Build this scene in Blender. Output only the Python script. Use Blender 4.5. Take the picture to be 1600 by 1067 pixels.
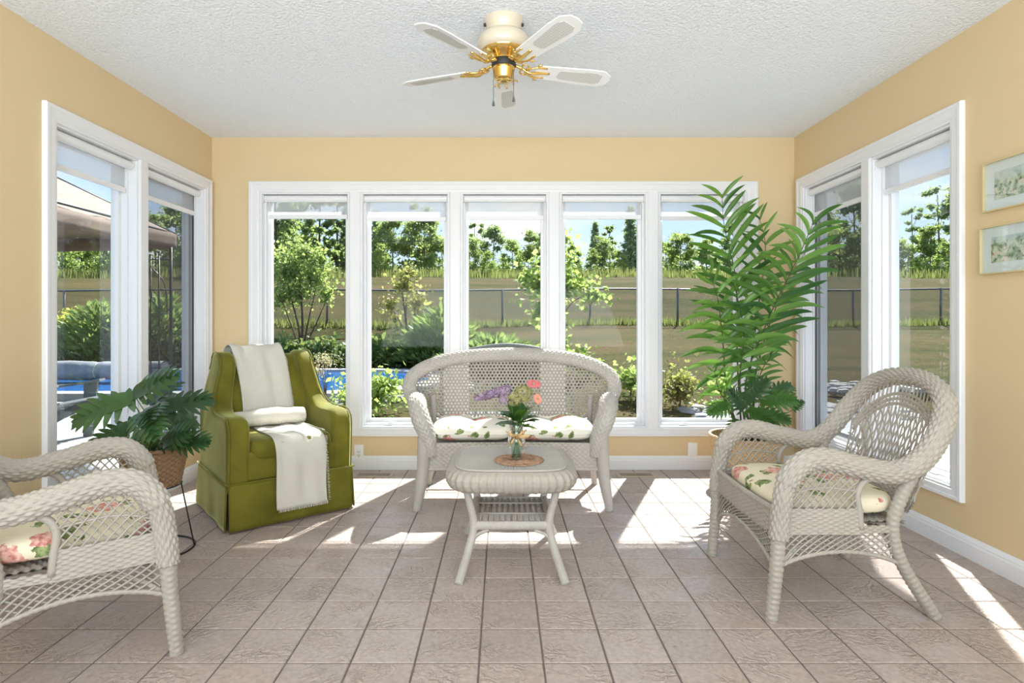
import bpy, bmesh, math, random
import numpy as np
from mathutils import Vector, Matrix, Euler
PI = math.pi
for o in list(bpy.data.objects):
    bpy.data.objects.remove(o, do_unlink=True)
S = bpy.context.scene
COL = S.collection

# ------------------------------------------------------------------ camera
F = 913.0            # focal length in pixels of a 1600 px wide frame
CH = 1.088           # camera height
cam_d = bpy.data.cameras.new('camera'); cam = bpy.data.objects.new('camera', cam_d); COL.objects.link(cam)
cam_d.sensor_width = 36.0; cam_d.lens = F / 1600 * 36
cam_d.shift_x = (800 - 785) / 1600; cam_d.shift_y = -(533.5 - 502) / 1600
cam_d.clip_start = 0.05; cam_d.clip_end = 500
cam.location = (0, 0, CH); cam.rotation_euler = (PI / 2, 0, 0)
S.camera = cam

# ------------------------------------------------------------------ world, sun, lights, exposure
W = bpy.data.worlds.new('sky'); S.world = W; W.use_nodes = True
nt = W.node_tree; nt.nodes.clear()
def wn(t, **k):
    n = nt.nodes.new(t)
    for a, v in k.items(): setattr(n, a, v)
    return n
tc = wn('ShaderNodeTexCoord'); sep = wn('ShaderNodeSeparateXYZ'); nt.links.new(tc.outputs['Generated'], sep.inputs[0])
ramp = wn('ShaderNodeValToRGB'); nt.links.new(sep.outputs['Z'], ramp.inputs[0])
e = ramp.color_ramp.elements
e[0].position = 0.0; e[0].color = (0.80, 0.90, 1.0, 1)
e[1].position = 0.75; e[1].color = (0.26, 0.48, 0.92, 1)
x = e.new(0.22); x.color = (0.48, 0.70, 1.0, 1)
mp = wn('ShaderNodeMapping'); mp.inputs['Scale'].default_value = (1, 1, 2.6); nt.links.new(tc.outputs['Generated'], mp.inputs[0])
nz = wn('ShaderNodeTexNoise'); nz.inputs['Scale'].default_value = 3.4; nz.inputs['Detail'].default_value = 7; nz.inputs['Roughness'].default_value = 0.55
nt.links.new(mp.outputs[0], nz.inputs['Vector'])
cr = wn('ShaderNodeValToRGB'); nt.links.new(nz.outputs['Fac'], cr.inputs[0])
cr.color_ramp.elements[0].position = 0.47; cr.color_ramp.elements[0].color = (0, 0, 0, 1)
cr.color_ramp.elements[1].position = 0.68; cr.color_ramp.elements[1].color = (1, 1, 1, 1)
mx = wn('ShaderNodeMixRGB'); nt.links.new(cr.outputs[0], mx.inputs[0]); nt.links.new(ramp.outputs[0], mx.inputs[1]); mx.inputs[2].default_value = (1.0, 1.0, 1.0, 1)
bg = wn('ShaderNodeBackground'); bg.inputs['Strength'].default_value = 0.52; nt.links.new(mx.outputs[0], bg.inputs[0])
out = wn('ShaderNodeOutputWorld'); nt.links.new(bg.outputs[0], out.inputs[0])

sun_d = bpy.data.lights.new('sun', 'SUN'); sun = bpy.data.objects.new('sun', sun_d); COL.objects.link(sun)
sun_d.energy = 6.8; sun_d.angle = math.radians(0.9); sun_d.color = (1.0, 0.985, 0.955)
EL = math.radians(48.7); sx, sy = 0.383, 0.924
sun_dir = Vector((sx * math.cos(EL), sy * math.cos(EL), math.sin(EL)))
sun.rotation_euler = sun_dir.to_track_quat('Z', 'Y').to_euler(); sun.location = (3, 7, 8)

# added fill light outside the unseen rear opening, tilted up to brighten the room
al_d = bpy.data.lights.new('rear_fill_light', 'AREA'); al = bpy.data.objects.new('rear_fill_light', al_d); COL.objects.link(al)
al_d.shape = 'RECTANGLE'; al_d.size = 4.0; al_d.size_y = 2.25; al_d.energy = 135; al_d.color = (0.84, 0.93, 1.0)
al.location = (0, -1.75, 1.2); al.rotation_euler = (PI / 2 + math.radians(62), 0, 0)

S.view_settings.view_transform = 'Standard'; S.view_settings.look = 'None'
S.view_settings.exposure = 1.30; S.view_settings.gamma = 1.0; S.view_settings.use_curve_mapping = False

# ------------------------------------------------------------------ helpers: materials
def srgb(r, g, b):
    f = lambda c: (c / 255 / 12.92) if c / 255 <= 0.04045 else ((c / 255 + 0.055) / 1.055) ** 2.4
    return (f(r), f(g), f(b), 1)
class NT:
    def __init__(s, name):
        s.m = bpy.data.materials.new(name); s.m.use_nodes = True; s.t = s.m.node_tree; s.t.nodes.clear()
        s.out = s.n('ShaderNodeOutputMaterial')
    def n(s, t, ins=None, **k):
        n = s.t.nodes.new(t)
        for a, v in k.items(): setattr(n, a, v)
        for a, v in (ins or {}).items():
            if isinstance(v, tuple) and len(v) == 2 and hasattr(v[0], 'outputs'):
                s.t.links.new(v[0].outputs[v[1]], n.inputs[a])
            elif hasattr(v, 'outputs'): s.t.links.new(v.outputs[0], n.inputs[a])
            else: n.inputs[a].default_value = v
        return n
    def ramp(s, fac, stops, interp='LINEAR'):
        r = s.n('ShaderNodeValToRGB', {0: fac}); r.color_ramp.interpolation = interp
        el = r.color_ramp.elements
        while len(el) < len(stops): el.new(0.5)
        for q, (p, c) in zip(el, stops): q.position = p; q.color = c
        return r
    def surf(s, sh): s.t.links.new(sh.outputs[0], s.out.inputs[0]); return s.m
def mixc(a, k): return tuple(min(1, c * k) for c in a[:3]) + (1,)
def mat(name, col, rough=0.6, var=0.0, vscale=20, bump=0.0, bscale=60, metal=0.0, sheen=0.0, coat=0.0, stretch=None, spec=0.5, detail=4):
    t = NT(name)
    tcn = t.n('ShaderNodeTexCoord')
    vec = (tcn, 'Object')
    if stretch: vec = t.n('ShaderNodeMapping', {0: vec, 'Scale': stretch})
    p = t.n('ShaderNodeBsdfPrincipled', {'Roughness': rough, 'Metallic': metal, 'Specular IOR Level': spec})
    if var > 0:
        nn = t.n('ShaderNodeTexNoise', {'Vector': vec, 'Scale': vscale, 'Detail': detail})
        r = t.ramp(nn, [(0.3, mixc(col, 1 - var)), (0.7, mixc(col, 1 + var * 0.6))])
        t.t.links.new(r.outputs[0], p.inputs['Base Color'])
    else: p.inputs['Base Color'].default_value = col
    if bump > 0:
        nb = t.n('ShaderNodeTexNoise', {'Vector': vec, 'Scale': bscale, 'Detail': 3})
        b = t.n('ShaderNodeBump', {'Height': nb, 'Strength': bump, 'Distance': 0.01})
        t.t.links.new(b.outputs[0], p.inputs['Normal'])
    if sheen: p.inputs['Sheen Weight'].default_value = sheen; p.inputs['Sheen Roughness'].default_value = 0.35
    if coat: p.inputs['Coat Weight'].default_value = coat
    return t.surf(p)
def leafmat(name, c1, c2, trans=0.4, rough=0.5, spec=0.3, tcol=(0.58, 0.68, 0.20, 1), byobj=False):
    t = NT(name)
    g = t.n('ShaderNodeNewGeometry')
    r = t.ramp((t.n('ShaderNodeObjectInfo'), 'Random') if byobj else (g, 'Random Per Island'), [(0.0, c1), (1.0, c2)])
    p = t.n('ShaderNodeBsdfPrincipled', {'Base Color': r, 'Roughness': rough, 'Specular IOR Level': spec})
    k = t.n('ShaderNodeMixRGB', {0: 0.45, 1: r, 2: tcol})
    tr = t.n('ShaderNodeBsdfTranslucent', {'Color': k})
    return t.surf(t.n('ShaderNodeMixShader', {0: trans, 1: p, 2: tr}))

# ------------------------------------------------------------------ helpers: meshes
class MB:
    def __init__(s): s.v = []; s.f = []; s.mi = []; s.cur = 0
    def add(s, vs, fs):
        b = len(s.v); s.v.extend([tuple(p) for p in vs]); s.f.extend([tuple(i + b for i in f) for f in fs]); s.mi.extend([s.cur] * len(fs)); return s
    def box(s, x0, x1, y0, y1, z0, z1):
        return s.add([(x0, y0, z0), (x1, y0, z0), (x1, y1, z0), (x0, y1, z0), (x0, y0, z1), (x1, y0, z1), (x1, y1, z1), (x0, y1, z1)],
                     [(0, 3, 2, 1), (4, 5, 6, 7), (0, 1, 5, 4), (1, 2, 6, 5), (2, 3, 7, 6), (3, 0, 4, 7)])
    def tube(s, pts, r, n=8, cap=True, closed=False):
        pts = [Vector(p) for p in pts]; N = len(pts)
        rr = r if hasattr(r, '__len__') else [r] * N
        fr = frames(pts, closed)
        vs = []; fs = []
        for i, (p, (a, b)) in enumerate(zip(pts, fr)):
            for j in range(n):
                t = 2 * PI * j / n; vs.append(p + a * (math.cos(t) * rr[i]) + b * (math.sin(t) * rr[i]))
        for i in range(N if closed else N - 1):
            k = (i + 1) % N
            for j in range(n): fs.append((i * n + j, i * n + (j + 1) % n, k * n + (j + 1) % n, k * n + j))
        if cap and not closed: fs.append(tuple(range(n - 1, -1, -1))); fs.append(tuple((N - 1) * n + j for j in range(n)))
        return s.add(vs, fs)
    def lathe(s, prof, n=24, c=(0, 0, 0), caps=True):
        vs = []; fs = []
        for r, z in prof:
            for j in range(n):
                t = 2 * PI * j / n; vs.append((c[0] + r * math.cos(t), c[1] + r * math.sin(t), c[2] + z))
        for i in range(len(prof) - 1):
            for j in range(n): fs.append((i * n + j, i * n + (j + 1) % n, (i + 1) * n + (j + 1) % n, (i + 1) * n + j))
        if caps:
            fs.append(tuple(range(n - 1, -1, -1))); fs.append(tuple((len(prof) - 1) * n + j for j in range(n)))
        return s.add(vs, fs)
    def grid(s, f, nu, nv):
        vs = [f(i / nu, j / nv) for j in range(nv + 1) for i in range(nu + 1)]
        fs = [(j * (nu + 1) + i, j * (nu + 1) + i + 1, (j + 1) * (nu + 1) + i + 1, (j + 1) * (nu + 1) + i) for j in range(nv) for i in range(nu)]
        return s.add(vs, fs)
    def ell(s, c, r, nu=14, nv=9, e1=1.0, e2=1.0):
        pw = lambda q, e: math.copysign(abs(q) ** e, q)
        vs = []; fs = []
        for j in range(nv + 1):
            a = -PI / 2 + PI * j / nv
            for i in range(nu):
                b = 2 * PI * i / nu
                vs.append((c[0] + r[0] * pw(math.cos(a), e1) * pw(math.cos(b), e2), c[1] + r[1] * pw(math.cos(a), e1) * pw(math.sin(b), e2), c[2] + r[2] * pw(math.sin(a), e1)))
        for j in range(nv):
            for i in range(nu): fs.append((j * nu + i, j * nu + (i + 1) % nu, (j + 1) * nu + (i + 1) % nu, (j + 1) * nu + i))
        return s.add(vs, fs)
    def puff(s, outline, a0, a1, r, axis='x', steps=4):
        """outline (list of (p,q)) extruded along axis from a0 to a1 with rounded rims of radius r"""
        N = len(outline)
        area = sum(outline[i][0] * outline[(i + 1) % N][1] - outline[(i + 1) % N][0] * outline[i][1] for i in range(N))
        sg = 1 if area > 0 else -1
        def inset(d):
            o = []
            for i in range(N):
                p0 = Vector(outline[i - 1]); p1 = Vector(outline[i]); p2 = Vector(outline[(i + 1) % N])
                d1 = (p1 - p0).normalized(); d2 = (p2 - p1).normalized()
                n1 = Vector((-d1.y, d1.x)) * sg; n2 = Vector((-d2.y, d2.x)) * sg
                m = (n1 + n2).normalized(); k = d / max(0.5, m.dot(n1)); o.append(p1 + m * k)
            return o
        loops = []
        for q in range(steps + 1):
            t = PI / 2 * q / steps; loops.append((a0 + r * (1 - math.sin(t)), r * (1 - math.cos(t))))
        loops = [(a0 + r * (1 - math.cos(PI / 2 * q / steps)), r * (1 - math.sin(PI / 2 * q / steps))) for q in range(steps + 1)]
        loops += [(a1 - (l - a0), d) for l, d in reversed(loops)]
        vs = []; fs = []
        for a, d in loops:
            for p in inset(d):
                vs.append((a, p.x, p.y) if axis == 'x' else ((p.x, a, p.y) if axis == 'y' else (p.x, p.y, a)))
        L = len(loops)
        for i in range(L - 1):
            for j in range(N): fs.append((i * N + j, i * N + (j + 1) % N, (i + 1) * N + (j + 1) % N, (i + 1) * N + j))
        fs.append(tuple(range(N - 1, -1, -1))); fs.append(tuple((L - 1) * N + j for j in range(N)))
        return s.add(vs, fs)
    def mesh(s, name, mats, smooth=False):
        me = bpy.data.meshes.new(name); me.from_pydata(s.v, [], s.f)
        for m in (mats if isinstance(mats, (list, tuple)) else [mats]): me.materials.append(m)
        if any(s.mi): me.polygons.foreach_set('material_index', s.mi)
        bm = bmesh.new(); bm.from_mesh(me); bmesh.ops.recalc_face_normals(bm, faces=bm.faces); bm.to_mesh(me); bm.free()
        if smooth: me.polygons.foreach_set('use_smooth', [True] * len(me.polygons))
        me.update(); return me
    def build(s, name, mats, parent=None, smooth=False, stuff=False, auto=None):
        o = link(name, s.mesh(name, mats, smooth or bool(auto)), parent, stuff)
        if auto: o.data.set_sharp_from_angle(angle=math.radians(auto))
        return o
def link(name, me, parent=None, stuff=False):
    o = bpy.data.objects.new(name, me); COL.objects.link(o); o.parent = parent
    if stuff: o['kind'] = 'stuff'
    return o
def frames(pts, closed=False):
    N = len(pts); T = []
    for i in range(N):
        a = pts[(i - 1) % N] if (closed or i > 0) else pts[i]; b = pts[(i + 1) % N] if (closed or i < N - 1) else pts[i]
        d = b - a; T.append(d.normalized() if d.length > 1e-9 else Vector((0, 0, 1)))
    up = Vector((0, 0, 1)) if abs(T[0].z) < 0.9 else Vector((1, 0, 0))
    a = (up - T[0] * up.dot(T[0])).normalized(); fr = []
    for i in range(N):
        a = a - T[i] * a.dot(T[i])
        a = a.normalized() if a.length > 1e-9 else T[i].orthogonal().normalized()
        fr.append((a, T[i].cross(a)))
    return fr
def spline(P, step=None, n=None):
    P = [Vector(p) for p in P]; out = []; k = 16
    Q = [P[0] * 2 - P[1]] + P + [P[-1] * 2 - P[-2]]
    for i in range(1, len(Q) - 2):
        p0, p1, p2, p3 = Q[i - 1:i + 3]
        for j in range(k):
            t = j / k
            out.append(0.5 * ((2 * p1) + (p2 - p0) * t + (2 * p0 - 5 * p1 + 4 * p2 - p3) * t * t + (3 * p1 - p0 - 3 * p2 + p3) * t ** 3))
    out.append(P[-1])
    L = [0]
    for a, b in zip(out, out[1:]): L.append(L[-1] + (b - a).length)
    if n is None: n = max(2, int(L[-1] / step) + 1)
    res = []; j = 0
    for i in range(n):
        d = L[-1] * i / (n - 1)
        while j < len(L) - 2 and L[j + 1] < d: j += 1
        seg = L[j + 1] - L[j]; res.append(out[j].lerp(out[j + 1], (d - L[j]) / seg if seg > 0 else 0))
    return res
def weave_tube(mb, P, ra, rb, spoke=0.013, strands=16, amp=0.0032, up=None):
    """an over-and-under woven tube: strands along the length, wrapped over spokes"""
    pts = spline(P, step=spoke / 4); N = len(pts); M = strands * 4
    fr = frames(pts)
    fa = ra if callable(ra) else (lambda t: ra); fb = rb if callable(rb) else (lambda t: rb)
    if up:                                           # keep the wide axis turned to a given side
        fr2 = []
        for i, p in enumerate(pts):
            t = (pts[min(i + 1, N - 1)] - pts[max(i - 1, 0)]).normalized(); u = Vector(up(p))
            a = (u - t * u.dot(t)).normalized(); fr2.append((a, t.cross(a)))
        fr = fr2
    pa = np.array([tuple(p) for p in pts]); A = np.array([tuple(f[0]) for f in fr]); B = np.array([tuple(f[1]) for f in fr])
    i = np.arange(N)[:, None]; j = np.arange(M)[None, :]
    th = 2 * PI * j / M; k = j // 4; prof = np.sin(PI * ((j % 4) + 0.5) / 4)
    d = amp * (prof * (0.9 + 0.8 * np.cos(PI * i / 4 + PI * k)) - 0.6)
    Ra = np.array([fa(q / (N - 1)) for q in range(N)])[:, None]; Rb = np.array([fb(q / (N - 1)) for q in range(N)])[:, None]
    V = pa[:, None, :] + A[:, None, :] * ((Ra + d) * np.cos(th))[..., None] + B[:, None, :] * ((Rb + d) * np.sin(th))[..., None]
    vs = V.reshape(-1, 3).tolist(); fs = []
    for a in range(N - 1):
        for b in range(M): fs.append((a * M + b, a * M + (b + 1) % M, (a + 1) * M + (b + 1) % M, (a + 1) * M + b))
    fs.append(tuple(range(M - 1, -1, -1))); fs.append(tuple((N - 1) * M + b for b in range(M)))
    mb.add(vs, fs)
def weave_sheet(mb, f, nspoke, nrow, amp=0.0028, thick=0.008):
    """an over-and-under woven sheet on f(u,v): rows along u, spokes along v; real thickness"""
    NU, NV = nspoke * 4, nrow * 4; e_ = 1e-3; vs = []; fs = []
    for side in (1, -1):
        base = len(vs)
        for jv in range(NV + 1):
            for iu in range(NU + 1):
                u, v = iu / NU, jv / NV
                p = Vector(f(u, v)); du = Vector(f(min(u + e_, 1), v)) - Vector(f(max(u - e_, 0), v)); dv = Vector(f(u, min(v + e_, 1))) - Vector(f(u, max(v - e_, 0)))
                n = du.cross(dv); n = n.normalized() if n.length > 0 else Vector((0, 0, 1))
                prof = math.sin(PI * ((jv % 4) + 0.5) / 4); row = jv // 4
                d = amp * prof * math.cos(PI * iu / 4 + PI * row) + side * (thick / 2 + amp * 0.6 * (prof - 0.6))
                vs.append(p + n * d)
        for jv in range(NV):
            for iu in range(NU):
                q = base + jv * (NU + 1) + iu; fs.append((q, q + 1, q + NU + 2, q + NU + 1))
    mb.add(vs, fs)
def lattice(mb, f, nd, slope, r=0.0034, n=5, seg=10, off=0.003):
    """two layers of crossing diagonal canes on f(u,v)"""
    for sgn in (1, -1):
        for k in range(-int(nd * slope) - 1, nd + int(nd * slope) + 2):
            u0 = (k + 0.5) / nd
            ts = [q / seg for q in range(seg + 1)]
            pts = []
            for t in ts:
                u = u0 + sgn * slope * (t - 0.5)
                if -1e-6 <= u <= 1 + 1e-6:
                    p = Vector(f(u, t)); e_ = 1e-3
                    du = Vector(f(min(u + e_, 1), t)) - Vector(f(max(u - e_, 0), t)); dv = Vector(f(u, min(t + e_, 1))) - Vector(f(u, max(t - e_, 0)))
                    nn = du.cross(dv); nn = nn.normalized() if nn.length > 0 else Vector((0, 0, 0))
                    pts.append(p + nn * off * sgn)
            if len(pts) > 1: mb.tube(pts, r, n, cap=False)
def tag(o, label, cat=None, group=None, kind=None):
    o['label'] = label
    if cat: o['category'] = cat
    if group: o['group'] = group
    if kind: o['kind'] = kind
    return o
def thing(name, label, cat, loc=(0, 0, 0), rz=0, group=None, kind=None):
    o = bpy.data.objects.new(name, None); COL.objects.link(o); o.location = loc; o.rotation_euler = (0, 0, rz); o.empty_display_size = 0.1
    return tag(o, label, cat, group, kind)
def dup(root, loc, rz, label=None, group=None, scale=None):
    def cp(o, par):
        c = o.copy(); COL.objects.link(c); c.parent = par
        for ch in kids.get(o.name, []): cp(ch, c)
        return c
    kids = {}
    for o in bpy.data.objects:
        if o.parent: kids.setdefault(o.parent.name, []).append(o)
    r = cp(root, None); r.location = loc; r.rotation_euler = (0, 0, rz)
    if scale: r.scale = scale
    if label: r['label'] = label
    if group: r['group'] = group
    return r
def px(u, v, Y): return ((u - 785) * Y / F, Y, CH - (v - 502) * Y / F)
def gx(u, Y): return (u - 785) * Y / F

# ------------------------------------------------------------------ materials
def wall_mat():
    t = NT('yellow_paint'); c = t.n('ShaderNodeTexCoord')
    n = t.n('ShaderNodeTexNoise', {'Vector': (c, 'Object'), 'Scale': 180, 'Detail': 2})
    b = t.n('ShaderNodeBump', {'Height': n, 'Strength': 0.06, 'Distance': 0.005})
    return t.surf(t.n('ShaderNodeBsdfPrincipled', {'Base Color': (0.71, 0.55, 0.325, 1), 'Roughness': 0.6, 'Normal': b, 'Specular IOR Level': 0.3}))
def popcorn_mat():
    t = NT('popcorn_ceiling'); c = t.n('ShaderNodeTexCoord')
    n = t.n('ShaderNodeTexNoise', {'Vector': (c, 'Object'), 'Scale': 110, 'Detail': 4, 'Roughness': 0.7})
    v = t.n('ShaderNodeTexVoronoi', {'Vector': (c, 'Object'), 'Scale': 75})
    a = t.n('ShaderNodeMath', {0: n, 1: v}, operation='SUBTRACT')
    b = t.n('ShaderNodeBump', {'Height': a, 'Strength': 0.55, 'Distance': 0.012})
    return t.surf(t.n('ShaderNodeBsdfPrincipled', {'Base Color': (0.89, 0.925, 0.98, 1), 'Roughness': 0.95, 'Normal': b, 'Specular IOR Level': 0.1}))
def tile_mat():
    t = NT('slate_look_tile'); c = t.n('ShaderNodeTexCoord'); oi = t.n('ShaderNodeObjectInfo')
    rnd = (oi, 'Random')
    ang = t.n('ShaderNodeMath', {0: rnd, 1: 6.283}, operation='MULTIPLY')
    off = t.n('ShaderNodeMath', {0: rnd, 1: 57.0}, operation='MULTIPLY')
    rot = t.n('ShaderNodeVectorRotate', {'Vector': (c, 'Object'), 'Angle': ang}, rotation_type='Z_AXIS')
    ad = t.n('ShaderNodeVectorMath', {0: rot, 1: off}, operation='ADD')
    n1 = t.n('ShaderNodeTexNoise', {'Vector': ad, 'Scale': 7, 'Detail': 2})
    wv = t.n('ShaderNodeTexWave', {'Vector': ad, 'Scale': 10, 'Distortion': 16, 'Detail': 4, 'Detail Scale': 1.3, 'Detail Roughness': 0.7}); n1 = t.ramp(n1, [(0.42, (0, 0, 0, 1)), (0.66, (1, 1, 1, 1))])
    n2 = t.n('ShaderNodeTexNoise', {'Vector': ad, 'Scale': 60, 'Detail': 4})
    hm = t.n('ShaderNodeMath', {0: wv, 1: n1}, operation='MULTIPLY')
    h2 = t.n('ShaderNodeMath', {0: n2, 1: 0.25, 2: hm}, operation='MULTIPLY_ADD')
    b = t.n('ShaderNodeBump', {'Height': h2, 'Strength': 0.8, 'Distance': 0.005})
    base = t.ramp(rnd, [(0.0, (0.415, 0.345, 0.305, 1)), (0.5, (0.475, 0.395, 0.350, 1)), (1.0, (0.450, 0.362, 0.312, 1))])
    spk = t.ramp(n2, [(0.35, (0.88, 0.86, 0.85, 1)), (0.65, (1.08, 1.08, 1.08, 1))])
    col = t.n('ShaderNodeMixRGB', {0: 1.0, 1: base, 2: spk}, blend_type='MULTIPLY')
    ro = t.n('ShaderNodeMapRange', {0: h2, 3: 0.26, 4: 0.46})
    return t.surf(t.n('ShaderNodeBsdfPrincipled', {'Base Color': col, 'Roughness': ro, 'Normal': b, 'Specular IOR Level': 0.45}))
def wicker_mat(name, col, wear):
    t = NT(name); c = t.n('ShaderNodeTexCoord')
    n = t.n('ShaderNodeTexNoise', {'Vector': (c, 'Object'), 'Scale': 9, 'Detail': 5})
    n2 = t.n('ShaderNodeTexNoise', {'Vector': (c, 'Object'), 'Scale': 130, 'Detail': 3})
    a = t.ramp(n, [(0.3, mixc(col, 0.90)), (0.7, col)])
    w = t.ramp(n2, [(0.63, (0, 0, 0, 1)), (0.76, (1, 1, 1, 1))])
    m = t.n('ShaderNodeMixRGB', {0: w, 1: a, 2: wear})
    return t.surf(t.n('ShaderNodeBsdfPrincipled', {'Base Color': m, 'Roughness': 0.5, 'Specular IOR Level': 0.35}))
def floral_mat(name, base, s):
    t = NT(name); c = t.n('ShaderNodeTexCoord')
    nd = t.n('ShaderNodeTexNoise', {'Vector': (c, 'Object'), 'Scale': 22, 'Detail': 3})
    warp = t.n('ShaderNodeMixRGB', {0: 0.09, 1: (c, 'Object'), 2: (nd, 'Color')}, blend_type='ADD')
    v = t.n('ShaderNodeTexVoronoi', {'Vector': warp, 'Scale': s}); v2 = t.n('ShaderNodeTexVoronoi', {'Vector': warp, 'Scale': s * 1.9})
    n = t.n('ShaderNodeTexNoise', {'Vector': (c, 'Object'), 'Scale': 60, 'Detail': 2})
    pink = t.ramp(n, [(0.35, (0.50, 0.16, 0.13, 1)), (0.65, (0.80, 0.52, 0.43, 1))])
    green = t.ramp(n, [(0.35, (0.10, 0.15, 0.05, 1)), (0.65, (0.35, 0.40, 0.18, 1))])
    sel = t.n('ShaderNodeSeparateColor', {0: (v, 'Color')}); sel2 = t.n('ShaderNodeSeparateColor', {0: (v2, 'Color')})
    d1 = t.n('ShaderNodeMath', {0: (v, 'Distance'), 1: 0.36}, operation='LESS_THAN')
    k1 = t.n('ShaderNodeMath', {0: (sel, 0), 1: 0.30}, operation='GREATER_THAN')
    m1 = t.n('ShaderNodeMath', {0: d1, 1: k1}, operation='MULTIPLY')
    d2 = t.n('ShaderNodeMath', {0: (v2, 'Distance'), 1: 0.40}, operation='LESS_THAN')
    k2 = t.n('ShaderNodeMath', {0: (sel2, 0), 1: 0.55}, operation='GREATER_THAN')
    m2 = t.n('ShaderNodeMath', {0: d2, 1: k2}, operation='MULTIPLY')
    a = t.n('ShaderNodeMixRGB', {0: m2, 1: base, 2: green}); b = t.n('ShaderNodeMixRGB', {0: m1, 1: a, 2: pink})
    return t.surf(t.n('ShaderNodeBsdfPrincipled', {'Base Color': b, 'Roughness': 0.85, 'Specular IOR Level': 0.2}))
def glass_mat(name, tint, refl):
    t = NT(name)
    fr = t.n('ShaderNodeFresnel', {0: 1.45}); k = t.n('ShaderNodeMath', {0: fr, 1: refl}, operation='MULTIPLY')
    return t.surf(t.n('ShaderNodeMixShader', {0: k, 1: t.n('ShaderNodeBsdfTransparent', {0: tint}), 2: t.n('ShaderNodeBsdfGlossy', {0: (1, 1, 1, 1), 'Roughness': 0.02})}))
def sheer_mat():
    t = NT('sheer_shade_fabric')
    d = t.n('ShaderNodeBsdfDiffuse', {0: (0.82, 0.82, 0.82, 1)}); tr = t.n('ShaderNodeBsdfTranslucent', {0: (0.75, 0.75, 0.75, 1)})
    a = t.n('ShaderNodeMixShader', {0: 0.45, 1: d, 2: tr})
    return t.surf(t.n('ShaderNodeMixShader', {0: 0.42, 1: t.n('ShaderNodeBsdfTransparent'), 2: a}))
def velvet_mat():
    t = NT('olive_velvet'); c = t.n('ShaderNodeTexCoord')
    n = t.n('ShaderNodeTexNoise', {'Vector': (c, 'Object'), 'Scale': 5, 'Detail': 4})
    r = t.ramp(n, [(0.3, (0.092, 0.086, 0.007, 1)), (0.7, (0.180, 0.162, 0.017, 1))])
    nb = t.n('ShaderNodeTexNoise', {'Vector': (c, 'Object'), 'Scale': 300, 'Detail': 2})
    b = t.n('ShaderNodeBump', {'Height': nb, 'Strength': 0.1, 'Distance': 0.003})
    p = t.n('ShaderNodeBsdfPrincipled', {'Base Color': r, 'Roughness': 0.75, 'Normal': b, 'Specular IOR Level': 0.2, 'Sheen Weight': 0.7, 'Sheen Roughness': 0.35, 'Sheen Tint': (0.75, 0.78, 0.35, 1)})
    return t.surf(p)
def throw_mat():
    t = NT('cream_knit'); c = t.n('ShaderNodeTexCoord')
    w = t.n('ShaderNodeTexWave', {'Vector': (c, 'Object'), 'Scale': 60, 'Distortion': 1.0}, bands_direction='DIAGONAL')
    n = t.n('ShaderNodeTexNoise', {'Vector': (c, 'Object'), 'Scale': 250})
    a = t.n('ShaderNodeMath', {0: w, 1: n}, operation='ADD')
    b = t.n('ShaderNodeBump', {'Height': a, 'Strength': 0.25, 'Distance': 0.004})
    return t.surf(t.n('ShaderNodeBsdfPrincipled', {'Base Color': (0.60, 0.575, 0.50, 1), 'Roughness': 0.95, 'Normal': b, 'Specular IOR Level': 0.1}))
def grass_mat():
    t = NT('dry_lawn'); c = t.n('ShaderNodeTexCoord'); ob = (c, 'Object')
    mpn = t.n('ShaderNodeMapping', {0: ob, 'Scale': (0.35, 1.6, 1)})
    n = t.n('ShaderNodeTexNoise', {'Vector': mpn, 'Scale': 0.55, 'Detail': 6, 'Roughness': 0.65})
    n2 = t.n('ShaderNodeTexNoise', {'Vector': ob, 'Scale': 9, 'Detail': 6, 'Roughness': 0.8})
    r = t.ramp(n, [(0.30, (0.046, 0.056, 0.012, 1)), (0.46, (0.086, 0.080, 0.024, 1)), (0.62, (0.130, 0.096, 0.038, 1)), (0.8, (0.145, 0.102, 0.048, 1))])
    k = t.ramp(n2, [(0.3, (0.55, 0.55, 0.55, 1)), (0.7, (1.25, 1.25, 1.25, 1))])
    m = t.n('ShaderNodeMixRGB', {0: 1.0, 1: r, 2: k}, blend_type='MULTIPLY')
    b = t.n('ShaderNodeBump', {'Height': n2, 'Strength': 0.8, 'Distance': 0.15})
    return t.surf(t.n('ShaderNodeBsdfPrincipled', {'Base Color': m, 'Roughness': 0.95, 'Normal': b, 'Specular IOR Level': 0.1}))
def chain_mat():
    t = NT('chain_link_wire'); c = t.n('ShaderNodeTexCoord'); s_ = t.n('ShaderNodeSeparateXYZ', {0: (c, 'Object')})
    def line(op):
        a = t.n('ShaderNodeMath', {0: (s_, 0), 1: (s_, 2)}, operation=op); a = t.n('ShaderNodeMath', {0: a, 1: 14.0}, operation='MULTIPLY')
        a = t.n('ShaderNodeMath', {0: a}, operation='FRACT'); return t.n('ShaderNodeMath', {0: a, 1: 0.13}, operation='LESS_THAN')
    mxx = t.n('ShaderNodeMath', {0: line('ADD'), 1: line('SUBTRACT')}, operation='MAXIMUM')
    p = t.n('ShaderNodeBsdfPrincipled', {'Base Color': (0.05, 0.05, 0.045, 1), 'Roughness': 0.5})
    return t.surf(t.n('ShaderNodeMixShader', {0: mxx, 1: t.n('ShaderNodeBsdfTransparent'), 2: p}))
def cane_mat():
    t = NT('blade_cane'); c = t.n('ShaderNodeTexCoord')
    v = t.n('ShaderNodeTexVoronoi', {'Vector': (c, 'Object'), 'Scale': 84, 'Randomness': 0.0})
    r = t.ramp((v, 'Distance'), [(0.36, (0.08, 0.08, 0.08, 1)), (0.44, (0.62, 0.62, 0.60, 1))])
    return t.surf(t.n('ShaderNodeBsdfPrincipled', {'Base Color': r, 'Roughness': 0.6}))
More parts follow.
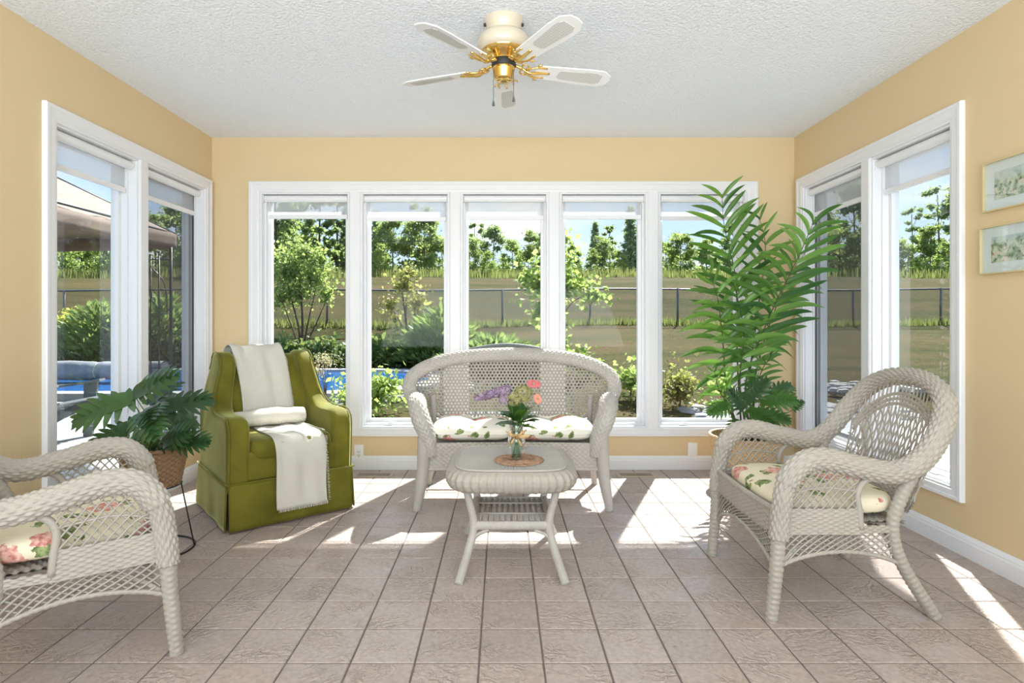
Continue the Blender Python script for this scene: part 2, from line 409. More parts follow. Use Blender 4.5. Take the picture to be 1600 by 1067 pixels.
def screen_mat():
    t = NT('insect_screen')
    return t.surf(t.n('ShaderNodeMixShader', {0: 0.30, 1: t.n('ShaderNodeBsdfTransparent'), 2: t.n('ShaderNodeBsdfDiffuse', {0: (0.10, 0.10, 0.11, 1)})}))
def art_mat(name, seed, horizon):
    t = NT(name); c = t.n('ShaderNodeTexCoord')
    mpn = t.n('ShaderNodeMapping', {0: (c, 'Object'), 'Location': (seed, seed * 2, seed)})
    n = t.n('ShaderNodeTexNoise', {'Vector': mpn, 'Scale': 26, 'Detail': 5, 'Distortion': 0.6}); n2 = t.n('ShaderNodeTexNoise', {'Vector': mpn, 'Scale': 55, 'Detail': 5})
    s_ = t.n('ShaderNodeSeparateXYZ', {0: (c, 'Object')})
    hz = t.n('ShaderNodeMath', {0: n, 1: 0.07, 2: (s_, 2)}, operation='MULTIPLY_ADD')
    land = t.ramp(n, [(0.25, (0.14, 0.10, 0.06, 1)), (0.42, (0.28, 0.36, 0.22, 1)), (0.55, (0.62, 0.66, 0.52, 1)), (0.7, (0.75, 0.52, 0.42, 1))])
    blot = t.ramp(n2, [(0.36, (0.12, 0.10, 0.08, 1)), (0.46, (1, 1, 1, 1))])
    lb = t.n('ShaderNodeMixRGB', {0: 0.75, 1: land, 2: blot}, blend_type='MULTIPLY')
    sky = t.ramp(n, [(0.35, (0.36, 0.46, 0.50, 1)), (0.62, (0.62, 0.66, 0.63, 1))])
    up = t.n('ShaderNodeMapRange', {0: hz, 1: horizon, 2: horizon + 0.014})
    m = t.n('ShaderNodeMixRGB', {0: up, 1: lb, 2: sky})
    return t.surf(t.n('ShaderNodeBsdfPrincipled', {'Base Color': m, 'Roughness': 0.8}))
def water_mat():
    t = NT('pool_water'); c = t.n('ShaderNodeTexCoord')
    n = t.n('ShaderNodeTexNoise', {'Vector': (c, 'Object'), 'Scale': 2.5, 'Detail': 3})
    b = t.n('ShaderNodeBump', {'Height': n, 'Strength': 0.15, 'Distance': 0.05})
    return t.surf(t.n('ShaderNodeBsdfPrincipled', {'Base Color': (0.018, 0.105, 0.32, 1), 'Roughness': 0.08, 'Normal': b, 'Specular IOR Level': 0.25}))
M = dict(
    wall=wall_mat(), ceil=popcorn_mat(), tile=tile_mat(), white=mat('white_trim_paint', (0.80, 0.80, 0.82, 1), 0.35),
    grout=mat('grout', (0.16, 0.13, 0.115, 1), 0.9, 0.15, 30), vinyl=mat('white_vinyl', (0.82, 0.82, 0.84, 1), 0.3),
    wicker=wicker_mat('white_wicker', (0.425, 0.388, 0.33, 1), (0.30, 0.24, 0.17, 1)),
    wickerw=wicker_mat('bright_white_wicker', (0.495, 0.463, 0.42, 1), (0.36, 0.30, 0.24, 1)),
    floral=floral_mat('floral_cushion', (0.78, 0.70, 0.52, 1), 7), floral2=floral_mat('floral_bench_cushion', (0.80, 0.76, 0.66, 1), 7),
    glass=glass_mat('window_glass', (0.96, 0.975, 0.97, 1), 0.10), vase=glass_mat('vase_glass', (0.90, 0.95, 0.93, 1), 1.6),
    sheer=sheer_mat(), screen=screen_mat(), dark=mat('dark_grey_metal', (0.10, 0.10, 0.11, 1), 0.5),
    velvet=velvet_mat(), throw=throw_mat(), grass=grass_mat(), chain=chain_mat(), cane=cane_mat(), water=water_mat(),
    brass=mat('polished_brass', (0.83, 0.58, 0.20, 1), 0.16, metal=1.0), cream=mat('cream_enamel', (0.66, 0.58, 0.45, 1), 0.3, coat=0.3),
    blade=mat('white_blade', (0.84, 0.84, 0.84, 1), 0.35), black=mat('black_wire', (0.015, 0.015, 0.017, 1), 0.4),
    basket=wicker_mat('brown_basket', (0.30, 0.185, 0.10, 1), (0.10, 0.06, 0.03, 1)), basketl=wicker_mat('tan_basket', (0.62, 0.42, 0.22, 1), (0.30, 0.17, 0.08, 1)),
    soil=mat('moss', (0.05, 0.04, 0.025, 1), 0.95, 0.4, 40), mon=leafmat('split_leaf', (0.016, 0.055, 0.018, 1), (0.05, 0.125, 0.04, 1), 0.12, 0.28, 0.5, byobj=True),
    mon2=leafmat('split_leaf_light', (0.02, 0.08, 0.012, 1), (0.06, 0.17, 0.03, 1), 0.2, 0.3, 0.5, byobj=True),
    palm=leafmat('palm_leaf', (0.014, 0.085, 0.012, 1), (0.15, 0.31, 0.045, 1), 0.26, 0.30, 0.5, (0.25, 0.50, 0.06, 1), True), rachis=mat('palm_stem', (0.05, 0.07, 0.02, 1), 0.5),
    stem=mat('green_stem', (0.09, 0.20, 0.05, 1), 0.5), bark=mat('bark', (0.085, 0.062, 0.045, 1), 0.9, 0.3, 8),
    leafg=leafmat('leaf_green', (0.13, 0.20, 0.05, 1), (0.32, 0.42, 0.13, 1), 0.55), leafd=leafmat('leaf_dark', (0.09, 0.165, 0.065, 1), (0.22, 0.33, 0.13, 1), 0.5),
    leafb=leafmat('leaf_bluish', (0.12, 0.21, 0.14, 1), (0.26, 0.38, 0.23, 1), 0.5), leafy=leafmat('leaf_yellow', (0.22, 0.20, 0.05, 1), (0.42, 0.35, 0.11, 1), 0.5),
    leafbr=leafmat('leaf_bright', (0.15, 0.25, 0.05, 1), (0.38, 0.50, 0.14, 1), 0.55), leafgold=leafmat('leaf_gold', (0.35, 0.36, 0.03, 1), (0.62, 0.56, 0.07, 1), 0.5),
    juni=leafmat('juniper', (0.05, 0.11, 0.03, 1), (0.14, 0.25, 0.07, 1), 0.4), ivy=leafmat('ivy', (0.02, 0.06, 0.015, 1), (0.10, 0.19, 0.04, 1), 0.35),
    tall=leafmat('tall_grass', (0.08, 0.095, 0.025, 1), (0.17, 0.17, 0.06, 1), 0.4), brown=leafmat('brown_shrub', (0.10, 0.075, 0.035, 1), (0.26, 0.22, 0.08, 1), 0.4),
    plume=leafmat('dry_plume', (0.38, 0.29, 0.20, 1), (0.55, 0.45, 0.34, 1), 0.4), stone=mat('pale_stone', (0.30, 0.29, 0.275, 1), 0.9, 0.35, 5),
    coping=mat('pale_concrete', (0.36, 0.36, 0.36, 1), 0.8, 0.1, 4), deck=mat('weathered_board', (0.36, 0.37, 0.385, 1), 0.75, 0.22, 6, stretch=(1, 12, 12)),
    greyplastic=mat('grey_plastic', (0.13, 0.145, 0.145, 1), 0.6, spec=0.25), cover=mat('grey_cover_fabric', (0.21, 0.225, 0.235, 1), 0.7, 0.25, 4, 0.4, 12),
    canopy=mat('taupe_canopy', (0.25, 0.195, 0.15, 1), 0.85, 0.12, 2), canopyd=mat('brown_canopy_valance', (0.17, 0.12, 0.09, 1), 0.9, 0.1, 2),
    plate=mat('outlet_plastic', (0.84, 0.84, 0.83, 1), 0.3), slot=mat('socket_slot', (0.03, 0.03, 0.03, 1), 0.6), vent=mat('vent_metal', (0.52, 0.42, 0.33, 1), 0.45), duct=mat('vent_dark', (0.02, 0.018, 0.015, 1), 0.8),
    gold=mat('pale_gold_frame', (0.75, 0.62, 0.36, 1), 0.35, metal=0.5), matb=mat('picture_mat_board', (0.70, 0.73, 0.74, 1), 0.85),
    art_a=art_mat('watercolour_coast', 3.1, 0.047), art_b=art_mat('watercolour_cliffs', 7.7, 0.062),
    lilac=leafmat('lilac_floret', (0.26, 0.13, 0.28, 1), (0.60, 0.48, 0.62, 1), 0.25, 0.7), pink=mat('pink_petal', (0.70, 0.17, 0.19, 1), 0.6, 0.2, 60), coral=mat('coral_petal', (0.80, 0.34, 0.24, 1), 0.6, 0.2, 60),
    hyd=leafmat('green_hydrangea', (0.35, 0.33, 0.10, 1), (0.60, 0.55, 0.28, 1), 0.25, 0.7), raffia=mat('raffia', (0.62, 0.42, 0.19, 1), 0.8, 0.25, 50), mats=mat('jute_mat', (0.45, 0.27, 0.17, 1), 0.9, 0.4, 40),
)

# ================================================================== the room
XL, XR, YB, YF, HZ, TH = -2.138, 2.148, 4.30, -1.6, 2.44, 0.16
def struct(name, mb, m, label, parent=None, auto=None):
    o = mb.build(name, m, parent, auto=auto)
    if not parent: tag(o, label, None, None, 'structure')
    return o
# floor: grout bed with every tile proud of it
fl = struct('floor', MB().box(XL - TH, XR + TH, YF, YB + TH, -0.06, -0.003), M['grout'], 'square pinkish beige slate-look tile floor with dark grout')
TS, X0, Y0 = 0.2053, -0.0742, 1.8615
def tile_mesh(w, d):
    mb = MB(); g = 0.0028; b = 0.0022; z0, z1 = -0.012, 0.0
    x, y = w / 2 - g, d / 2 - g
    ring = lambda i, z: [(-x + i, -y + i, z), (x - i, -y + i, z), (x - i, y - i, z), (-x + i, y - i, z)]
    vs = ring(0, z0) + ring(0, z1 - b) + ring(b, z1)
    fs = [(8, 9, 10, 11)] + [(r * 4 + k, r * 4 + (k + 1) % 4, r * 4 + 4 + (k + 1) % 4, r * 4 + 4 + k) for r in (0, 1) for k in range(4)]
    return mb.add(vs, fs).mesh('tile', M['tile'])
cache = {}; rest = MB(); cnt = 0
def cuts(a, b, o):
    k = math.floor((a - o) / TS); r = []
    while o + k * TS < b - 0.004:
        lo, hi = max(a, o + k * TS), min(b, o + (k + 1) * TS)
        if hi - lo > 0.012: r.append((lo, hi))
        k += 1
    return r
for y0, y1 in reversed(cuts(YF, YB, Y0)):
    for x0, x1 in cuts(XL, XR, X0):
        if y0 > 1.60 and cnt < 300:
            key = (round(x1 - x0, 3), round(y1 - y0, 3))
            if key not in cache: cache[key] = tile_mesh(*key)
            o = link('tile', cache[key], fl); o.location = ((x0 + x1) / 2, (y0 + y1) / 2, 0); cnt += 1
        else: rest.box(x0 + 0.003, x1 - 0.003, y0 + 0.003, y1 - 0.003, -0.012, 0)
rest.build('tile_field', M['tile'], fl, stuff=True)
struct('ceiling', MB().box(XL - TH, XR + TH, YF, YB + TH, HZ, HZ + 0.12), M['ceil'], 'white popcorn-textured ceiling')

ZB, ZT = 0.303, 2.037                                   # window openings
BX0, BX1 = -1.783, 1.797
SL = (2.79, 4.19); SR = (2.79, 4.155)
def wall_with_hole(name, u0, u1, a0, a1, z0, z1, place, label):
    mb = MB()
    for (p, q, r, t) in ((u0, u1, 0, z0), (u0, u1, z1, HZ), (u0, a0, z0, z1), (a1, u1, z0, z1)): place(mb, p, q, r, t)
    return struct(name, mb, M['wall'], label)
wall_with_hole('wall_back', XL - TH, XR + TH, BX0, BX1, ZB, ZT, lambda m, p, q, r, t: m.box(p, q, YB, YB + TH, r, t), 'pale yellow painted wall holding the row of five windows')
wall_with_hole('wall_left', YF, YB, SL[0], SL[1], ZB, ZT, lambda m, p, q, r, t: m.box(XL - TH, XL, p, q, r, t), 'pale yellow painted wall on the left with two windows')
wall_with_hole('wall_right', YF, YB, SR[0], SR[1], ZB, ZT, lambda m, p, q, r, t: m.box(XR, XR + TH, p, q, r, t), 'pale yellow painted wall on the right with two windows and framed pictures')
rw = MB(); rw.box(XL - TH, XL + 0.12, YF - 0.1, YF, 0, HZ); rw.box(XR - 0.12, XR + TH, YF - 0.1, YF, 0, HZ); rw.box(XL + 0.12, XR - 0.12, YF - 0.1, YF, 2.3, HZ)  # unseen rear wall, its opening shaped to let the added fill light through
struct('wall_rear', rw, M['wall'], 'pale yellow wall with a wide opening to the house')

# baseboards (profiled)
BP = [(0.0, 0.0), (0.016, 0.0), (0.016, 0.068), (0.013, 0.076), (0.013, 0.082), (0.008, 0.092), (0.004, 0.1), (0.0, 0.1)]
def extr(prof, f, a, b):
    mb = MB(); n = len(prof); vs = [f(a, d, z) for d, z in prof] + [f(b, d, z) for d, z in prof]
    fs = [(i, (i + 1) % n, n + (i + 1) % n, n + i) for i in range(n)] + [tuple(range(n)), tuple(range(2 * n - 1, n - 1, -1))]
    return mb.add(vs, fs)
struct('baseboard_back', extr(BP, lambda t, d, z: (t, YB - d, z), XL + 0.016, XR - 0.016), M['white'], 'white moulded baseboard under the back windows')
struct('baseboard_left', extr(BP, lambda t, d, z: (XL + d, t, z), YF, YB), M['white'], 'white moulded baseboard along the left wall')
struct('baseboard_right', extr(BP, lambda t, d, z: (XR - d, t, z), YF, YB), M['white'], 'white moulded baseboard along the right wall')

# casings with a stepped profile, mitred as four boards, plus the mullion boards
CP = [(0.0, 0.0), (0.0, 0.012), (0.012, 0.014), (0.018, 0.018), (0.050, 0.019), (0.058, 0.024), (0.074, 0.024), (0.078, 0.018), (0.078, 0.0)]  # (outwards from opening, proud of wall)
def casing(name, a0, a1, to3, mulls, label, w=0.042):
    r = thing(name, label, None, kind='structure'); del r['label']; r['label'] = label
    def board(kind):
        mb = MB(); n = len(CP); vs = []
        for end in (0, 1):
            for o, d in CP:
                if kind == 'top': p = ((a0 - o) if end == 0 else (a1 + o), ZT + o)
                elif kind == 'bot': p = ((a0 - o * 1) if end == 0 else (a1 + o), ZB - o * 0.75)
                elif kind == 'lo': p = (a0 - o, (ZB - o * 0.75) if end == 0 else (ZT + o))
                else: p = (a1 + o, (ZB - o * 0.75) if end == 0 else (ZT + o))
                vs.append(to3(p[0], p[1], d))
        fs = [(i, (i + 1) % n, n + (i + 1) % n, n + i) for i in range(n)]
        return mb.add(vs, fs)
    board('top').build('head_casing', M['white'], r); board('bot').build('sill_casing', M['white'], r)
    board('lo').build('side_casing', M['white'], r); board('hi').build('side_casing', M['white'], r)
    for m in mulls:
        mb = MB()
        prof = [(-w, -0.12), (-w, 0.006), (-w + 0.008, 0.012), (w - 0.008, 0.012), (w, 0.006), (w, -0.12)]
        vs = [to3(m + a, z, d) for z in (ZB, ZT) for a, d in prof]; n = 6
        fs = [(i, (i + 1) % n, n + (i + 1) % n, n + i) for i in range(n)]
        mb.add(vs, fs).build('mullion', M['white'], r)
    return r
t_back = lambda a, z, d: (a, YB - d, z)
t_left = lambda a, z, d: (XL + d, a, z)
t_right = lambda a, z, d: (XR - d, a, z)
MBK = [-1.084, -0.347, 0.380, 1.108]; ML, MR = 3.475, 3.445
casing('trim_1', BX0, BX1, t_back, MBK, 'white casing and mullions around the row of five back windows')
casing('trim_2', SL[0], SL[1], t_left, [ML], 'white casing and mullion around the left wall windows')
casing('trim_3', SR[0], SR[1], t_right, [MR], 'white casing and mullion around the right wall windows')

def rect_frame(mb, to3, a0, a1, z0, z1, w, d0, d1, wb=None):
    wb = wb or w
    for (p, q, r, s) in ((a0, a1, z0, z0 + wb), (a0, a1, z1 - w, z1), (a0, a0 + w, z0 + wb, z1 - w), (a1 - w, a1, z0 + wb, z1 - w)):
        c = [to3(aa, zz, dd) for dd in (d0, d1) for (aa, zz) in ((p, r), (q, r), (q, s), (p, s))]
        mb.add(c, [(0, 1, 2, 3), (7, 6, 5, 4), (0, 4, 5, 1), (1, 5, 6, 2), (2, 6, 7, 3), (3, 7, 4, 0)])
    return mb
def slab(mb, to3, a0, a1, z0, z1, d0, d1):
    c = [to3(aa, zz, dd) for dd in (d0, d1) for (aa, zz) in ((a0, z0), (a1, z0), (a1, z1), (a0, z1))]
    return mb.add(c, [(0, 1, 2, 3), (7, 6, 5, 4), (0, 4, 5, 1), (1, 5, 6, 2), (2, 6, 7, 3), (3, 7, 4, 0)])
wn_ = [0]
def window(a0, a1, to3, label, screen=0):
    wn_[0] += 1
    r = thing('window_%d' % wn_[0], label, None, kind='structure')
    rect_frame(MB(), to3, a0, a1, ZB, ZT, 0.012, 0.0, -0.155).build('jamb', M['white'], r)
    rect_frame(MB(), to3, a0 + 0.012, a1 - 0.012, ZB + 0.012, ZT - 0.012, 0.014, -0.050, -0.140, 0.018).build('stop_bead', M['vinyl'], r)
    sh = rect_frame(MB(), to3, a0 + 0.026, a1 - 0.026, ZB + 0.030, ZT - 0.026, 0.024, -0.085, -0.128).build('sash', M['vinyl'], r)
    slab(MB(), to3, a0 + 0.048, a1 - 0.048, ZB + 0.052, ZT - 0.048, -0.104, -0.110).build('pane', M['glass'], r)
    mb = MB(); m = a0 + (a1 - a0) * 0.3
    slab(mb, to3, m - 0.03, m + 0.03, ZB + 0.014, ZB + 0.028, -0.035, -0.06); slab(mb, to3, m - 0.006, m + 0.035, ZB + 0.028, ZB + 0.036, -0.036, -0.045)
    mb.build('crank', M['vinyl'], r)
    if screen:
        rect_frame(MB(), to3, a0 + 0.014, a1 - 0.014, ZB + 0.014, ZT - 0.014, 0.016, -0.060, -0.072).build('screen_frame', M['dark'], r)
        slab(MB(), to3, a0 + 0.03, a1 - 0.03, ZB + 0.03, ZT - 0.03, -0.0655, -0.066).build('insect_screen', M['screen'], r)
    return r
def shade(a0, a1, to3, zbar, label, cord=0):
    c = to3((a0 + a1) / 2, ZT - 0.05, -0.03)
    r = thing('roller_shade', label, 'shade', c, 0, 'roller shades')
    T3 = lambda a, z, d: tuple(Vector(to3(a, z, d)) - Vector(c))
    b0, b1 = a0 + 0.022, a1 - 0.022
    mb = MB(); mb.tube([T3(b0, ZT - 0.040, -0.036), T3(b1, ZT - 0.040, -0.036)], 0.025, 18); mb.build('roll', M['vinyl'], r, auto=40)
    slab(MB(), T3, b0 + 0.012, b1 - 0.012, zbar + 0.01, ZT - 0.040, -0.0605, -0.0595).build('fabric', M['sheer'], r)
    slab(MB(), T3, b0 + 0.010, b1 - 0.010, zbar, zbar + 0.030, -0.066, -0.054).build('bottom_bar', M['vinyl'], r)
    for q, s in ((a0 + 0.0125, 1), (a1 - 0.0125, -1)):
        mb = MB(); slab(mb, T3, q, q + s * 0.006, ZT - 0.070, ZT - 0.0125, -0.058, -0.012); mb.build('bracket', M['plate'], r)
        mb = MB(); mb.tube([T3(q + s * 0.005, ZT - 0.040, -0.036), T3(q + s * 0.011, ZT - 0.040, -0.036)], 0.014, 12); mb.build('end_cap', M['dark'] if s > 0 else M['plate'], r)
    return r
ed = [BX0] + sum([[m - 0.042, m + 0.042] for m in MBK], []) + [BX1]
nm = ['leftmost', 'second from left', 'middle', 'fourth from left', 'rightmost']
zb = [1.852, 1.835, 1.846, 1.850, 1.842]
for i in range(5):
    window(ed[2 * i], ed[2 * i + 1], t_back, 'tall white-framed window, %s of the five in the back wall' % nm[i])
    shade(ed[2 * i], ed[2 * i + 1], t_back, zb[i], 'white roller shade, %s of the five in the back windows' % nm[i])
window(SL[0], ML - 0.042, t_left, 'tall white window in the left wall, nearer the wicker chair'); shade(SL[0], ML - 0.042, t_left, 1.835, 'white roller shade in the nearer left wall window')
window(ML + 0.042, SL[1], t_left, 'tall screened window in the left wall beside the corner', 1); shade(ML + 0.042, SL[1], t_left, 1.84, 'white roller shade in the left wall window by the corner')
window(SR[0], MR - 0.042, t_right, 'tall white window in the right wall, nearer the pictures'); shade(SR[0], MR - 0.042, t_right, 1.815, 'white roller shade in the right wall window nearer the pictures')
window(MR + 0.042, SR[1], t_right, 'tall screened window in the right wall behind the palm', 1); shade(MR + 0.042, SR[1], t_right, 1.825, 'white roller shade in the right wall window behind the palm')

# outlets
def outlet(u, v, label, kind):
    x, y, z = px(u, v, YB)
    r = thing('wall_outlet', label, 'outlet', (x, YB, z)); w, h = 0.035, 0.060
    MB().puff([(-w, -h), (w, -h), (w, h), (-w, h)], -0.007, 0.0, 0.003, 'y', 2).build('cover_plate', M['plate'], r)
    if kind:
        for zz in (0.024, -0.024):
            q = MB().puff([(-0.017, zz - 0.018), (0.017, zz - 0.018), (0.017, zz + 0.018), (-0.017, zz + 0.018)], -0.011, -0.005, 0.002, 'y', 2).build('socket', M['plate'], r)
    else:
        q = MB().puff([(-0.017, -0.034), (0.017, -0.034), (0.017, 0.034), (-0.017, 0.034)], -0.010, -0.005, 0.002, 'y', 2).build('socket', M['plate'], r)
        mb = MB()
        for zz in (0.008, -0.018):
            for xx in (-0.007, 0.006): mb.box(xx - 0.0015, xx + 0.0015, -0.0112, -0.0098, zz - 0.005, zz + 0.005)
            mb.box(-0.002, 0.003, -0.0112, -0.0098, zz - 0.013, zz - 0.009)
        mb.build('slots', M['slot'], q)
outlet(561, 707, 'white wall outlet beside the green armchair', 0)
outlet(1082, 704, 'white double wall outlet beside the palm basket', 1)
# floor registers
def register(u, label):
    x = gx(u, 4.13); r = thing('floor_vent', label, 'vent', (x, 4.135, 0.0)); w, d = 0.135, 0.062
    MB().box(-w + 0.01, w - 0.01, -d + 0.01, d - 0.01, 0.0005, 0.0012).build('duct', M['duct'], r)
    mb = MB()
    for (a, b, c, e_) in ((-w, w, -d, -d + 0.022), (-w, w, d - 0.022, d), (-w, -w + 0.018, -d + 0.022, d - 0.022), (w - 0.018, w, -d + 0.022, d - 0.022)): mb.box(a, b, c, e_, 0.0005, 0.005)
    mb.build('frame', M['vent'], r)
    me = MB().box(-0.0028, 0.0028, -d + 0.022, d - 0.022, 0.001, 0.0046).mesh('slat', M['vent'])
    for i in range(18):
        o = link('slat', me, r); o.location = (-w + 0.024 + i * (2 * w - 0.048) / 17, 0, 0)
register(584, 'brown metal floor vent between the green armchair and loveseat')
register(994, 'brown metal floor vent to the right of the loveseat')
# pictures
def picture(y_far, zc, w, h, art, label, tilt):
    r = thing('framed_picture', label, 'picture', (XR, y_far - w / 2, zc)); 
    to = lambda a, z, d: (-d, a, z)
    rect_frame(MB(), to, -w / 2, w / 2, -h / 2, h / 2, 0.006, 0.001, 0.022).build('frame', M['gold'], r)
    slab(MB(), to, -w / 2 + 0.005, w / 2 - 0.005, -h / 2 + 0.005, h / 2 - 0.005, 0.002, 0.008).build('mat_board', M['matb'], r)
    o = slab(MB(), to, -w / 2 + 0.052, w / 2 - 0.052, -h / 2 + 0.048, h / 2 - 0.048, 0.008, 0.0095).build('painting', art, r)
    slab(MB(), to, -w / 2 + 0.005, w / 2 - 0.005, -h / 2 + 0.005, h / 2 - 0.005, 0.0165, 0.018).build('glazing', M['glass'], r)
picture(2.592, 1.675, 0.31, 0.216, M['art_a'], 'upper gold-framed watercolour of a coast on the right wall', 0)
picture(2.608, 1.398, 0.31, 0.208, M['art_b'], 'lower gold-framed watercolour of cliffs on the right wall', 0)

# ================================================================== ceiling fan
fan = thing('ceiling_fan', 'white five-blade ceiling fan with cream and brass motor', 'ceiling fan', (0.006, 2.627, HZ))
mb = MB(); mb.lathe([(0.088, 0), (0.088, -0.012), (0.080, -0.04), (0.074, -0.05), (0.074, -0.066)], 32); mb.build('canopy', M['cream'], fan, auto=50)
mb = MB(); mb.lathe([(0.070, -0.066), (0.100, -0.070), (0.114, -0.084), (0.118, -0.105), (0.114, -0.128), (0.100, -0.142)], 32); mb.build('motor_housing', M['cream'], fan, auto=50)
mb = MB(); mb.lathe([(0.100, -0.142), (0.097, -0.150), (0.080, -0.165), (0.062, -0.176), (0.058, -0.184)], 32); mb.build('brass_ring', M['brass'], fan, auto=40)
mb = MB(); mb.lathe([(0.052, -0.184), (0.054, -0.192), (0.054, -0.206), (0.050, -0.212)], 24); mb.build('flywheel', M['slot'], fan, auto=40)
mb = MB(); mb.lathe([(0.040, -0.212), (0.050, -0.214), (0.050, -0.224), (0.046, -0.230), (0.043, -0.262), (0.036, -0.270), (0.012, -0.275)], 24); mb.build('switch_housing', M['brass'], fan, auto=40)
for sx_ in (-1, 1):
    mb = MB(); mb.lathe([(0.006, -0.036), (0.007, -0.032), (0.007, -0.026), (0.003, -0.022)], 10, (sx_ * 0.083, -0.02, 0)); mb.build('canopy_screw', M['slot'], fan)
for (cx, cy, ln, kn) in ((-0.046, -0.010, 0.125, 1), (0.044, -0.022, 0.11, 0)):
    mb = MB(); mb.tube([(cx * 0.85, cy, -0.225), (cx, cy, -0.232), (cx, cy, -0.238 - ln)], 0.0014, 6); c_ = mb.build('pull_chain', M['dark'], fan)
    mb = MB()
    mb.lathe([(0.001, 0.0), (0.003, -0.006), (0.0065, -0.022), (0.006, -0.026), (0.001, -0.027)], 10, (cx, cy, -0.236 - ln)); mb.build('pull_knob', M['dark'], c_, auto=40)
outl = [(0.165, -0.045), (0.40, -0.058), (0.47, -0.056), (0.508, -0.030), (0.515, 0.0), (0.508, 0.030), (0.47, 0.056), (0.40, 0.058), (0.165, 0.045), (0.150, 0.03), (0.150, -0.03)]
blade_me = MB().puff(outl, -0.003, 0.003, 0.0015, 'z', 2).mesh('blade', M['blade'])
inl = [(0.27, -0.030), (0.44, -0.038), (0.468, -0.025), (0.468, 0.025), (0.44, 0.038), (0.27, 0.030), (0.255, 0.018), (0.255, -0.018)]
ins_me = MB().puff(inl, -0.0046, -0.0028, 0.0005, 'z', 2).mesh('cane_inset', M['cane'])
mb = MB()
mb.tube(spline([(0.05, 0, 0.016), (0.085, 0, 0.004), (0.12, 0, -0.016), (0.16, 0, -0.012), (0.215, 0, -0.007)], n=14), [0.0075] * 10 + [0.0065] * 4, 8)
for s_ in (-1, 1):
    mb.tube(spline([(0.10, 0, -0.008), (0.125, 0.026 * s_, -0.010), (0.155, 0.036 * s_, -0.009), (0.195, 0.034 * s_, -0.007)], n=10), 0.0048, 6)
    mb.tube(spline([(0.085, 0.004 * s_, 0.0), (0.082, 0.026 * s_, 0.002), (0.10, 0.034 * s_, -0.002), (0.112, 0.022 * s_, -0.006), (0.10, 0.014 * s_, -0.006)], n=12), 0.0042, 6)
    mb.tube(spline([(0.155, 0.034 * s_, -0.009), (0.150, 0.050 * s_, -0.009), (0.165, 0.054 * s_, -0.009)], n=8), 0.004, 6)
iron_me = mb.mesh('blade_iron', M['brass'], True)
for k in range(5):
    a = math.radians(14.5 + 72 * k)
    b = link('blade', blade_me, fan); b.location = (0, 0, -0.214)
    b.rotation_euler = (Matrix.Rotation(a, 3, 'Z') @ Matrix.Rotation(math.radians(-12), 3, 'X')).to_euler()
    link('cane_inset', ins_me, b)
    i_ = link('blade_iron', iron_me, fan); i_.location = (0, 0, -0.210); i_.rotation_euler = b.rotation_euler

